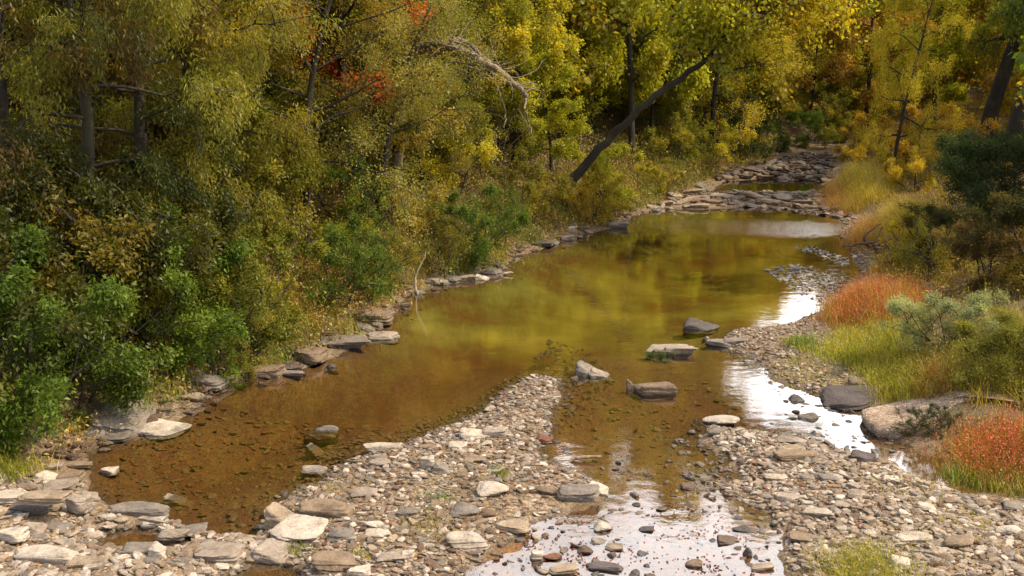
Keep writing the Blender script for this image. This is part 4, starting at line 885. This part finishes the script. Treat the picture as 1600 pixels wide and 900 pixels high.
r = np.random.RandomState(77); groups = {k: [] for k in ('olive', 'green', 'yellow', 'tawny', 'brown')}
for _ in range(900):
    y = r.uniform(26, 130); x = r.uniform(-.62, .62)*y; z_, sd_, sl1, sr1 = [float(q[0]) for q in land(np.array([x]), np.array([y]), True)]
    if sd_ < 4: continue
    px = 800+FPX*x/y/1.02
    if sl1 > 0:
        if sl1 < (5.5 if y < 45 else 3 if y < 62 else 0): continue
        k = 'brown' if px < 350 else r.choice(['olive', 'green', 'brown', 'olive', 'tawny']) if px < 850 else r.choice(['olive', 'yellow', 'olive', 'tawny'])  # outermost hillside woods get darker leaves in place of dim light
    elif sr1 > 0:
        if y < 44 and px < 1640: continue
        if (sr1 < 4 and y < 64) or (px < 1480 and y < 62): continue
        k = r.choice(['yellow', 'olive', 'tawny', 'yellow', 'green'])
    else: continue
    s = r.uniform(.75, 1.15)*(.85 if y < 40 else 1.1)
    if px > 1120 and sl1 > 0 and y < 75: s *= .7
    if 860 < px < 975 and y < 80: s *= .65
    if any((x-a)**2+(y-b)**2 < (3.0*s)**2 for g in groups.values() for a, b, _ in g): continue
    groups[k].append((x, y, s))
for i, (k, sp) in enumerate(groups.items()):
    if sp: wood('woods', sp, k, {'yellow': .5, 'tawny': .6, 'olive': .4, 'green': .15, 'brown': .3}[k], i)
print('woods', {k: len(v) for k, v in groups.items()})

# ------------------------------------------------------------------ bushes
FILL = [
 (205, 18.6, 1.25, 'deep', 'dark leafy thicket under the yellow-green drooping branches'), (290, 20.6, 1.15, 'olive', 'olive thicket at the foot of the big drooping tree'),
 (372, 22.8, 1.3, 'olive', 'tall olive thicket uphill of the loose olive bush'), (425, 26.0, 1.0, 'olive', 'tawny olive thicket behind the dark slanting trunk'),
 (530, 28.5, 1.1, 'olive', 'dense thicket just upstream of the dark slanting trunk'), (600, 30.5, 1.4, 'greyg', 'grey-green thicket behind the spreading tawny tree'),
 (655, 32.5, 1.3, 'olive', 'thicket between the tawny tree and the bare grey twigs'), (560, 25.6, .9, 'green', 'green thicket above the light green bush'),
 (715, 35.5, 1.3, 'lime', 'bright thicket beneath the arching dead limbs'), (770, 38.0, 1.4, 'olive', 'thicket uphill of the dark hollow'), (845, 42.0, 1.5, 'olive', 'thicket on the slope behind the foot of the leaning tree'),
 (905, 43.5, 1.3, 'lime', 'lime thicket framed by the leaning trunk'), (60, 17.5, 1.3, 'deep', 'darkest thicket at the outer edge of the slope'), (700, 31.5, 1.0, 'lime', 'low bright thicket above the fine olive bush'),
 (1262, 54, .8, 'green', 'green thicket at the top end of the far ledge'), (1300, 55.5, .8, 'olive', 'olive thicket where the far ledge meets the golden bush'),
 (1258, 61, 1.3, 'olive', 'olive thicket closing the far ledge on the wooded side'), (1298, 65, 1.4, 'lime', 'lime thicket at the very end of the creek corridor'), (1338, 63, 1.3, 'yellow', 'yellow thicket behind the golden bush of the far bend'),
]
for (px, d, s_, c_, lab) in FILL:
    x, y = at(px, d); tree('shrub', int(px) % 3, x, y, s_, c_, .3, 'dark', lab, name='thicket', cat='bush', group='bushes on the banks')
BUSH = [
 # kind, var, px, py of base (on land), scale, colour, autumn, label, name
 ('shrub', 0, 30, 668, 1.1, 'green', .05, 'fresh green bush at the outer edge of the wooded bank'),
 ('shrub', 1, 105, 625, .95, 'green', .1, 'green bush behind the large tilted boulder'),
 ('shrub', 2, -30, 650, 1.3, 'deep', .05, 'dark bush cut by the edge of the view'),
 ('shrub', 2, 190, 575, .95, 'green', .1, 'broad-leaved bush above the large tilted boulder'),
 ('shrub', 0, 265, 560, 1.0, 'green', .1, 'glossy green bush uphill of the grey boulder'),
 ('shrub', 1, 330, 545, .9, 'olive', .2, 'olive bush uphill of the tan upright boulder'),
 ('shrub', 2, 400, 520, .8, 'olive', .3, 'loose olive bush between the big drooping tree and the pool'),
 ('fine', 0, 395, 572, .6, 'olive', .3, 'olive wispy bush behind the tan upright boulder'),
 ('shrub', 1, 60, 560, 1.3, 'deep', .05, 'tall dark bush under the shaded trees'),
 ('shrub', 0, 160, 520, 1.3, 'deep', .1, 'shaded bush in front of the shade-darkened green tree'),
 ('fine', 1, 330, 590, .6, 'green', .1, 'low weedy bush over the grey boulder'),
 ('shrub', 0, 530, 478, .75, 'green', .15, 'light green bush above the brown-topped boulder'),
 ('fine', 0, 575, 470, .85, 'green', .2, 'soft weedy bush beside the light green bush'),
 ('fine', 1, 612, 452, .7, 'olive', .3, 'olive weedy bush by the foot of the bent sapling'),
 ('fine', 0, 690, 425, .8, 'olive', .4, 'fine olive bush behind the shoreline rock row'),
 ('shrub', 1, 740, 398, .75, 'green', .2, 'green bush before the dark hollow in the bank'),
 ('fine', 1, 790, 380, .85, 'green', .2, 'weedy green bush near the dark wet ledge'),
 ('shrub', 0, 930, 345, .7, 'yellow', .6, 'yellow bush at the shore beside the leaning tree'),
 ('fine', 0, 912, 352, .6, 'gold', .5, 'golden wispy plant in front of the leaning trunk'),
 ('shrub', 2, 945, 318, .8, 'lime', .4, 'lime bush on the bank upstream of the yellow bush'),
 ('shrub', 1, 1028, 300, .5, 'lime', .2, 'little upright lime plant among the riffle rocks'),
 ('shrub', 0, 822, 340, .8, 'olive', .2, 'olive bush in the shade behind the leaning tree foot'),
 ('shrub', 0, 1060, 262, 1.0, 'olive', .3, 'olive bush along the bank past the short dark-trunked tree'),
 ('shrub', 1, 1100, 262, .9, 'lime', .4, 'lime bush on the bank at the upper pool'),
 ('shrub', 2, 1210, 238, 1.0, 'green', .2, 'dark green bush over the far ledge'),
 ('shrub', 0, 1150, 250, 1.1, 'deep', .1, 'shaded bush beside the slim pale-brown trunk'),
 ('dense', 0, 1538, 345, .85, 'juniper', 0, 'rounded dark blue-green evergreen bush on the grassy bank'),
 ('dense', 1, 1592, 338, .8, 'juniper', 0, 'second evergreen bush, outward of the rounded one'),
 ('shrub', 1, 1365, 268, .6, 'yellow', .5, 'yellow-leaved bush in front of the slim yellow tree'),
 ('shrub', 0, 1432, 300, .7, 'yellow', .4, 'yellow-green bush between the slim tree and the evergreen bush'),
 ('shrub', 2, 1335, 246, .7, 'gold', .5, 'golden bush at the mouth of the far bend'),
 ('shrub', 1, 1440, 262, 1.1, 'gold', .5, 'golden bush beyond the meadow grass'),
 ('dense', 1, 1462, 418, .52, 'deep', .4, 'scrubby dark bush below the evergreen bush'),
 ('dense', 0, 1545, 440, .45, 'brown', .3, 'brown scrub bush on the shaded bank'),
 ('dense', 1, 1605, 430, .6, 'deep', .3, 'scrub bush at the outer edge below the evergreens'),
 ('fine', 1, 1440, 440, .7, 'olive', .4, 'low brown bush behind the red grass'),
 ('fine', 1, 1405, 425, .7, 'yellow', .4, 'yellow wispy plant beside the pile of roots'),
 ('dense', 0, 1487, 560, .42, 'sage', .0, 'grey-green bush with whitish tips on the grassy bank'),
 ('dense', 1, 1572, 612, .42, 'olive', .3, 'rounded olive bush above the pinkish ledge'),
 ('fine', 1, 1420, 682, .26, 'deep', 0, 'low dark creeping bush over the side channel'),
 ('fine', 0, 1465, 680, .26, 'deep', 0, 'second low dark bush next to the red plants'),
 ('shrub', 1, 1030, 566, .13, 'green', 0, 'tuft of green water weed against the long flat cracked boulder'),
]
for (k, v, px, py, s, c, a, lab) in BUSH:
    x, y, z = hit(px, py); tree(k, v, x, y, s, c, a, 'dark', lab, sxy=1.25 if k == 'dense' else 1.0, name='bush', cat='bush', group='bushes on the banks', z=z)

# bent pale sapling over the water, bare stick on the bank, root pile
def stick(name, px_pts, off, r0, r1, label, cat, color):
    x, y, z = hit(*px_pts[0]); T = Tubes(); o_ = np.array([x, y, z]); pts = [np.array(lean_pt(a, b, y+off*i))-o_ for i, (a, b) in enumerate(px_pts)]
    pts[0][2] -= .12 if name != 'driftwood_stick' else 0
    if name == 'driftwood_stick': pts = [np.array(hit(a, b))-o_+np.array([0, 0, .05]) for a, b in px_pts]
    limb(T, pts, r0, r1, 6, .008, np.random.RandomState(int(px_pts[0][0]))); return link(name, T.mesh(name, M_BARK), loc=o_, color=(*color, 1), label=label, category=cat)
stick('bent_sapling', [(656, 462), (647, 445), (651, 425), (662, 405), (666, 392)], 0, .035, .012, 'thin pale bent sapling at the shore before the rock row', 'sapling', (.42, .36, .28))
stick('fallen_branch', [(1040, 290), (1055, 278), (1072, 268)], .1, .05, .02, 'pale bare branch lying on the bank above the riffle', 'branch', (.5, .45, .38))
stick('fallen_branch', [(775, 428), (790, 426), (802, 426)], 0, .05, .02, 'short pale branch reaching into the pool at the end of the rock row', 'branch', (.40, .34, .26))
stick('fallen_branch', [(1020, 712), (1032, 713), (1048, 722)], -.05, .022, .01, 'thin dark branch floating in the reflecting pool', 'branch', (.10, .07, .045))
stick('fallen_branch', [(872, 722), (900, 714), (940, 714)], -.0, .035, .02, 'driftwood stick at the edge of the bright reflecting water', 'branch', (.28, .21, .14))
stick('fallen_branch', [(640, 640), (655, 640), (668, 641)], 0, .01, .01, 'sunken twig', 'branch', (.2, .12, .06)) if False else None
stick('fallen_branch', [(1175, 806), (1200, 800), (1232, 798)], 0, .022, .012, 'dark stick lying on stones at the leaf pool outlet', 'branch', (.14, .10, .07))
stick('fallen_branch', [(740, 746), (765, 740), (788, 732)], 0, .03, .02, 'grey driftwood stick behind the rounded flat-topped boulder', 'branch', (.36, .30, .22))
for k_, (a_, b_, l_, t_) in enumerate([(560, 730, 34, 'beside the log-shaped rock'), (820, 720, 28, 'on the spit near the rusty red rock'), (700, 770, 30, 'behind the grey rounded boulder'), (1180, 720, 32, 'near the long tan bar block'),
        (1330, 800, 36, 'below the pale humped stone'), (1450, 830, 30, 'next to the tan domed boulder'), (1210, 560, 30, 'on the far gravel bar'), (620, 760, 26, 'below the white upright block'), (1400, 760, 34, 'at the edge of the side channel'), (230, 700, 30, 'at the water by the white wedge boulder')]):
    sx_ = 1 if k_ % 2 else -1; stick('driftwood_stick', [(a_-l_*.5, b_+3*sx_), (a_, b_), (a_+l_*.5, b_-4*sx_)], 0, .016, .007, 'weathered grey driftwood stick '+t_, 'stick', (.24, .19, .14) if k_ % 3 else (.12, .08, .05))
x, y, z = hit(1425, 398); e = empty('root_pile', (x, y, z), 'tangled brown roots and driftwood exposed on the grassy bank', 'roots')
for k in range(30):
    T = Tubes(); q = path(np.array([rs.uniform(-1.1, 1.1), rs.normal()*.25, rs.uniform(.05, .35)]), np.array([rs.choice([-1, 1]), rs.normal()*.4, rs.normal()*.35]), rs.uniform(.5, 1.1), 8, .3, -.01, rs)
    T.add(q, np.linspace(.045, .012, 9), 6); link('root', T.mesh('root', M_BARK), e, color=(*((.30, .24, .18) if k % 6 == 0 else (.12, .075, .055)), 1))

# hanging bare vines and twigs in the shaded woods
for (px, py0, d, n, lab) in [(70, 420, 17.5, 14, 'curtain of brown hanging vines at the shaded edge'), (250, 470, 19.5, 18, 'bare tangled twigs under the olive tree'), (700, 330, 33, 26, 'bare grey twigs beside the dark hollow'), (560, 420, 26.5, 16, 'tangle of bare stems behind the weedy bushes')]:
    x, y = at(px, d); zz = float(land(np.array([x]), np.array([y]))[0]); e = empty('bare_shrub', (x, y, zz), lab, 'bare shrub'); T = Tubes(); T2 = Tubes(); r2 = np.random.RandomState(px)
    for k in range(n):
        q = path(np.array([r2.normal()*1.0, r2.normal()*.5, -.1]), np.array([r2.normal()*.25, r2.normal()*.25, 1]), r2.uniform(1.2, 3.2), 12, .16, .0, r2); T.add(q, np.linspace(.014, .004, 13), 4)
        for b in range(8):
            i = r2.randint(2, 12); T2.add(path(q[i], r2.normal(size=3), r2.uniform(.3, 1.0), 5, .3, -.05, r2), np.linspace(.008, .003, 6), 3)
    link('stem', T.mesh('stem', M_BARK), e, color=(.07, .045, .028, 1)); link('twig', T2.mesh('twig', M_BARK), e, color=(.09, .06, .04, 1))

# ------------------------------------------------------------------ grasses
def blades(x, y, z, h, wdt, lean, rs, seg=2):
    n = len(x); a = rs.uniform(0, 6.28, n); d = np.stack([np.cos(a), np.sin(a)], 1); ln = np.abs(rs.normal(size=n))*lean
    s = np.stack([-d[:, 1], d[:, 0]], 1); V = []
    for f, ww in ((0, 1.0), (.5, .8), (1.0, .12)):
        off = d*(ln*h*f**1.8)[:, None]; zz = z-.02+h*f*(1-.25*f*np.minimum(ln, 1)); c = np.stack([x, y], 1)+off
        for sg in (-1, 1): V.append(np.stack([c[:, 0]+sg*s[:, 0]*wdt*ww*.5, c[:, 1]+sg*s[:, 1]*wdt*ww*.5, zz], 1))
    V = np.stack(V, 1); b = np.arange(n)[:, None]*6
    F = np.concatenate([b+np.array([[0, 1, 3, 2]]), b+np.array([[2, 3, 5, 4]])]); return V.reshape(-1, 3), F, np.concatenate([V[:, 4:6].mean(1), V[:, 2:4].mean(1)])
def grass_patch(poly, n, h, col, aut, head, label, seed, hw=.008, lean=.6, name='grass_patch', clump=.30):
    rs = np.random.RandomState(seed); P = wpoly(poly); nc = max(8, n//45); cc = sample_poly(P, nc, rs); i = rs.randint(0, nc, n); q = cc[i]+rs.normal(size=(n, 2))*clump*.75
    ch = rs.uniform(.30, 1.2, nc)*(.55+.45*np.clip(dist_poly(cc[:, 0], cc[:, 1], P, True)/.5, 0, 1)); z = land(q[:, 0], q[:, 1]); c0 = P.mean(0); z0 = float(land(c0[:1], c0[1:])[0])
    hh = h*ch[i]*rs.uniform(.5, 1.15, n); V, F, tips = blades(q[:, 0]-c0[0], q[:, 1]-c0[1], z-z0, hh, hw, lean, rs)
    others = {'rust': ['rust', 'tawny', 'olive', 'yellow'], 'yellow': ['yellow', 'lime', 'tawny', 'gold'], 'lime': ['lime', 'yellow', 'green', 'tawny'], 'olive': ['olive', 'lime', 'brown', 'tawny'], 'gold': ['gold', 'yellow', 'tawny'], 'green': ['green', 'green', 'lime', 'olive']}[col]
    T = np.array([C[k] for k in others]); w_ = rs.choice(len(T), nc, p=np.array([.55]+[.45/(len(T)-1)]*(len(T)-1))); dry = rs.rand(n) < .12
    tone = T[w_][i]; tone[dry] = (.30, .22, .11)
    A = np.repeat(np.stack([np.clip(rs.normal(.5, .2, n), 0, 1), rs.rand(n)*aut, rs.rand(n)*.9, np.ones(n)], 1), 6, 0)
    e = empty(name, (c0[0], c0[1], z0), label, 'grass', 'grass patches on the banks')
    link('blades', make_mesh('blades', V, F, {'lv': A, 'tone': np.repeat(tone, 6, 0)}, False, [M_SCATTER]), e)
    if head:
        m = int(n*head[1]); j = rs.randint(0, n, m); keep = (rs.rand(nc) < .75)[i[j]]; j = j[keep]; m = len(j)
        tp = tips[:n][j]+rs.normal(size=(m, 3))*np.array([.06, .06, .09])*1.2
        V, A = leaves_at(tp, rs.normal(size=(m, 3))*.3+np.array([0, 0, .6]), m, .030, .012, .04, -.3, rs); hc = np.array(head[0])*rs.uniform(.6, 1.3, (nc, 1)); hc[rs.rand(nc) < .3] = T[1]
        link('seed_heads', make_mesh('seed_heads', V, np.arange(len(V)).reshape(-1, 4), {'lv': A, 'tone': np.repeat(hc[i[j]], 4, 0)}, False, [M_SCATTER]), e)
PINK = (.48, .23, .09); RED = (.50, .085, .05); STRAW = (.56, .46, .13); YG = (.22, .20, .04)
grass_patch([(1318, 322), (1312, 285), (1350, 272), (1385, 285), (1380, 315), (1340, 335)], 12000, .75, 'yellow', .15, (STRAW, 2.0), 'golden feathery grass below the slim yellow tree', 1)
grass_patch([(1290, 322), (1296, 292), (1325, 300), (1345, 325), (1330, 338)], 5000, .55, 'rust', .3, (PINK, 2.2), 'pink-tipped grass fringe at the end of the riffle', 2)
grass_patch([(1368, 378), (1378, 345), (1420, 335), (1470, 345), (1460, 372), (1400, 385)], 12000, .8, 'yellow', .15, (STRAW, 2.0), 'golden feathery grass above the pile of roots', 3)
grass_patch([(1332, 385), (1352, 352), (1390, 360), (1395, 388), (1370, 396)], 6000, .55, 'rust', .3, (PINK, 2.2), 'pinkish grass fringe at the water above the pile of roots', 4)
grass_patch([(1300, 500), (1310, 475), (1370, 460), (1440, 470), (1445, 500), (1390, 515), (1320, 515)], 12000, .55, 'rust', .3, (RED, 2.0), 'broad patch of red-orange seeding plants on the grassy bank', 5, lean=.4)
grass_patch([(1300, 560), (1330, 515), (1410, 515), (1430, 560), (1380, 585)], 12000, .42, 'lime', .3, (YG, .6), 'yellow-green grass in front of the red-orange patch', 6)
grass_patch([(1375, 615), (1370, 585), (1420, 565), (1450, 590), (1440, 618)], 9000, .42, 'lime', .2, (YG, .5), 'bright green grass clump behind the big purplish boulder', 7)
grass_patch([(1450, 615), (1460, 580), (1500, 580), (1510, 612)], 3500, .5, 'rust', .3, (PINK, .7), 'rusty grass between the bright clump and the olive bush', 8)
grass_patch([(1505, 735), (1510, 705), (1560, 688), (1660, 695), (1680, 745), (1600, 755)], 13000, .45, 'rust', .3, (RED, 2.0), 'red-orange seeding plants beside the side channel', 9, lean=.5)
grass_patch([(1495, 752), (1505, 735), (1545, 738), (1545, 755)], 2600, .35, 'green', .1, None, 'small bright green grass tussock at the side channel', 10, clump=.2)
grass_patch([(1475, 612), (1490, 560), (1560, 520), (1640, 520), (1660, 600), (1560, 622)], 20000, .8, 'olive', .4, (YG, 1.0), 'tall wispy olive weeds above the pinkish ledge', 30, hw=.006, lean=.5)
grass_patch([(1555, 765), (1560, 745), (1620, 745), (1640, 775)], 3200, .4, 'olive', .3, (YG, .3), 'green-brown grass at the foot of the red plants', 11)
grass_patch([(1310, 905), (1315, 885), (1360, 876), (1395, 885), (1400, 910)], 4200, .28, 'lime', .5, (YG, .8), 'yellow-green feathery tuft at the front of the grassy-side bar', 12, hw=.005)
grass_patch([(1235, 545), (1240, 530), (1270, 535), (1270, 555)], 1500, .3, 'green', .1, None, 'green tuft on the far gravel bar', 13, clump=.18)
grass_patch([(1215, 600), (1230, 560), (1290, 560), (1310, 600)], 900, .22, 'lime', .4, None, 'thin sprinkling of grass on the far gravel bar', 14)
grass_patch([(640, 842), (645, 815), (690, 805), (715, 825), (700, 845)], 1700, .16, 'olive', .5, None, 'thin brownish-green grass beside the grey rounded boulder', 15, hw=.004)
grass_patch([(500, 778), (510, 758), (570, 752), (580, 768)], 1100, .14, 'olive', .4, None, 'sparse grass on the bar behind the long brownish block', 16, hw=.004)
grass_patch([(665, 790), (670, 775), (700, 775), (705, 790)], 700, .13, 'green', .2, None, 'small green sprig at mid bar', 17, hw=.006, clump=.12)
grass_patch([(778, 745), (780, 736), (788, 736), (788, 746)], 160, .26, 'green', .0, None, 'upright green sprig behind the rounded flat-topped boulder', 18, hw=.010, clump=.08, lean=.3)
grass_patch([(450, 862), (455, 848), (480, 850), (480, 864)], 380, .14, 'green', .0, None, 'green sprig growing by the pale sloping boulder', 19, hw=.014, clump=.12)
grass_patch([(560, 872), (563, 858), (582, 860), (580, 876)], 300, .13, 'lime', .1, None, 'lime sprig behind the tan front boulder', 20, hw=.012, clump=.10)
grass_patch([(1490, 828), (1495, 808), (1530, 808), (1530, 828)], 900, .14, 'lime', .3, None, 'lime tuft among the pebbles of the grassy-side bar', 21, hw=.005, clump=.15)
grass_patch([(1400, 780), (1370, 755), (1440, 752), (1500, 775), (1480, 790)], 1500, .14, 'yellow', .5, None, 'yellowish grass along the side channel', 22, hw=.005)
grass_patch([(1420, 800), (1500, 790), (1610, 800), (1610, 905), (1450, 905), (1380, 840)], 3200, .10, 'yellow', .4, None, 'thin yellow-green growth between the pebbles of the grassy-side bar', 25, hw=.004, clump=.35)
grass_patch([(120, 870), (130, 835), (200, 840), (300, 860), (300, 880)], 700, .09, 'lime', .4, None, 'thin green sprigs between stones near the small puddle', 26, hw=.005)
grass_patch([(600, 900), (560, 800), (640, 720), (760, 700), (840, 760), (700, 850)], 1500, .10, 'olive', .4, None, 'scattered low sprigs across the middle of the gravel bar', 27, hw=.005, clump=.35)
grass_patch([(-30, 752), (-30, 725), (20, 720), (45, 740)], 2000, .35, 'lime', .3, None, 'bright grass at the outer edge of the wooded bank', 23)
grass_patch([(1370, 432), (1380, 415), (1430, 412), (1430, 436)], 2600, .45, 'gold', .4, (STRAW, .4), 'yellow grass below the pile of roots', 24)

# bank weeds, leaf litter, floating leaves: what nobody could count
def strip(n, line, d0, d1, ymax, sgn, rs, pw=1.0):
    S = line[(line[:, 1] > 11.5) & (line[:, 1] < ymax)]; ti = rs.rand(n)*(len(S)-1.001); i = ti.astype(int); f = ti-i; q = S[i]*(1-f)[:, None]+S[i+1]*f[:, None]
    dn = S[i+1]-S[i]; dn /= np.linalg.norm(dn, axis=1)[:, None]; nn = np.stack([-dn[:, 1], dn[:, 0]], 1)*sgn; return q+nn*(d0+(d1-d0)*rs.rand(n)**pw)[:, None]+rs.normal(size=(n, 2))*.25
def keep_land(q):
    z, sd, sl_, sr_ = land(q[:, 0], q[:, 1], True); return (sd > .1), z, sl_, sr_
rs = np.random.RandomState(31)
def resample(line):
    out = []; 
    for a, b in zip(line[:-1], line[1:]):
        m = max(1, int(np.hypot(*(b-a))/.5)); out += [a+(b-a)*k/m for k in range(m)]
    return np.array(out+[line[-1]])
LBR, RBR = resample(LB), resample(RB)
def weeds(name, q, hmean, per, cols, L_, W_, rs, droop=.1):
    k, z, _, _ = keep_land(q); q = q[k]; z = z[k]; n = len(q); i = np.repeat(np.arange(n), per); hh = (hmean*rs.uniform(.4, 1.5, n))[i]
    P = np.stack([q[i, 0], q[i, 1], z[i]], 1)+rs.normal(size=(len(i), 3))*np.stack([hh*.45, hh*.45, hh*0], 1); P[:, 2] += rs.rand(len(i))*hh
    V, A = leaves_at(P, np.tile([[0, 0, .5]], (len(P), 1)), len(P), L_, W_, .02, droop, rs)
    # colours per plant, from the plant each leaf was drawn at
    cen = V.reshape(-1, 4, 3).mean(1); T = np.array([C[c] for c in cols]); hidx = (vnoise(cen[:, 0], cen[:, 1], .8, 3)*.7+rs.rand(len(cen))*.3)*len(T); tone = T[np.clip(hidx.astype(int), 0, len(T)-1)]
    link(name, make_mesh(name, V, np.arange(len(V)).reshape(-1, 4), {'lv': A, 'tone': np.repeat(tone, 4, 0)}, False, [M_SCATTER]), kind='stuff')
weeds('undergrowth', strip(2600, LBR, .05, 3.2, 50, 1, rs, 1.3), .42, 55, ['green', 'olive', 'deep', 'tawny', 'green'], .07, .028, rs)
weeds('undergrowth', strip(3800, LBR, 2.0, 15, 70, 1, rs), .60, 42, ['olive', 'brown', 'deep', 'olive', 'green'], .10, .05, rs)
weeds('undergrowth', strip(1600, RBR, .6, 12, 70, -1, rs), .40, 50, ['olive', 'yellow', 'brown', 'tawny', 'green'], .08, .02, rs)
def blades_stuff(name, q, h, wdt, cols, rs, per=22, lean=.6):
    k, z, _, _ = keep_land(q); q = q[k]; n = len(q); i = np.repeat(np.arange(n), per); p = q[i]+rs.normal(size=(n*per, 2))*.09; z = land(p[:, 0], p[:, 1]); m = len(p)
    V, F, _ = blades(p[:, 0], p[:, 1], z, (h*rs.uniform(.5, 1.4, n))[i]*rs.uniform(.6, 1.1, m), wdt, lean, rs)
    T = np.array([C[c] for c in cols]); tone = T[rs.randint(0, len(T), n)][i]; A = np.stack([np.clip(rs.normal(.5, .2, m), 0, 1), rs.rand(m), rs.rand(m)*.95, np.ones(m)], 1)
    link(name, make_mesh(name, V, F, {'lv': np.repeat(A, 6, 0), 'tone': np.repeat(tone, 6, 0)}, False, [M_SCATTER]), kind='stuff')
blades_stuff('grass', strip(1500, LBR, .1, 2.2, 50, 1, rs), .34, .008, ['green', 'olive', 'lime', 'tawny'], rs)
blades_stuff('grass', strip(2200, RBR, .3, 9, 70, -1, rs), .36, .008, ['olive', 'yellow', 'tawny', 'gold', 'brown'], rs)
def litter(name, q, L_, cols, rs, onwater=False, tilt=.3):
    z, sd, sl_, sr_ = land(q[:, 0], q[:, 1], True)
    if onwater: k = sd < -.03; q = q[k]; z = np.full(k.sum(), .004)
    else: k = sd > .05; q = q[k]; z = z[k]+.012+rs.rand(k.sum())*.02
    n = len(q); a = rs.uniform(0, 6.28, n); d = np.stack([np.cos(a), np.sin(a), rs.normal(size=n)*tilt], 1); s = np.stack([-np.sin(a), np.cos(a), rs.normal(size=n)*tilt], 1); l = (L_*rs.uniform(.5, 1.3, n))[:, None]
    c = np.stack([q[:, 0], q[:, 1], z], 1); V = np.stack([c-d*l*.5, c+s*l*.3, c+d*l*.5, c-s*l*.3], 1).reshape(-1, 3); V[:, 2] = np.maximum(V[:, 2], .002) if onwater else V[:, 2]
    T = np.array(cols); tone = T[rs.randint(0, len(T), n)]; A = np.stack([rs.rand(n), rs.rand(n)*.3, np.zeros(n), np.ones(n)], 1)
    link(name, make_mesh(name, V, np.arange(n*4).reshape(-1, 4), {'lv': np.repeat(A, 4, 0), 'tone': np.repeat(tone, 4, 0)}, False, [M_SCATTER]), kind='stuff')
DRY = [(.16, .07, .03), (.22, .11, .045), (.10, .05, .025), (.28, .17, .07), (.2, .06, .03)]
litter('fallen_leaves', strip(45000, LBR, .2, 14, 60, 1, rs), .08, DRY, rs)
litter('fallen_leaves', strip(16000, RBR, .5, 10, 60, -1, rs), .08, DRY, rs)
for B_, n_ in ((BAR_L, 350), (BAR_M, 900), (BAR_R, 700), (BAR_F, 250)): litter('fallen_leaves', sample_poly(wpoly(B_), n_, rs), .055, DRY, rs)
FP = np.array([flat(a, b) for a, b in [(850, 800), (1120, 790), (1230, 840), (1230, 905), (740, 905)]]); cc = sample_poly(FP, 22, rs)
q = np.vstack([cc[rs.randint(0, 22, 380)]+rs.normal(size=(380, 2))*np.array([.16, .07]), sample_poly(FP, 130, rs)]); litter('floating_leaves', q, .040, [(.08, .012, .012), (.14, .02, .018), (.04, .015, .01), (.2, .05, .02)], rs, True)
print('objects', len(bpy.data.objects), 'placed rocks', len(placed))
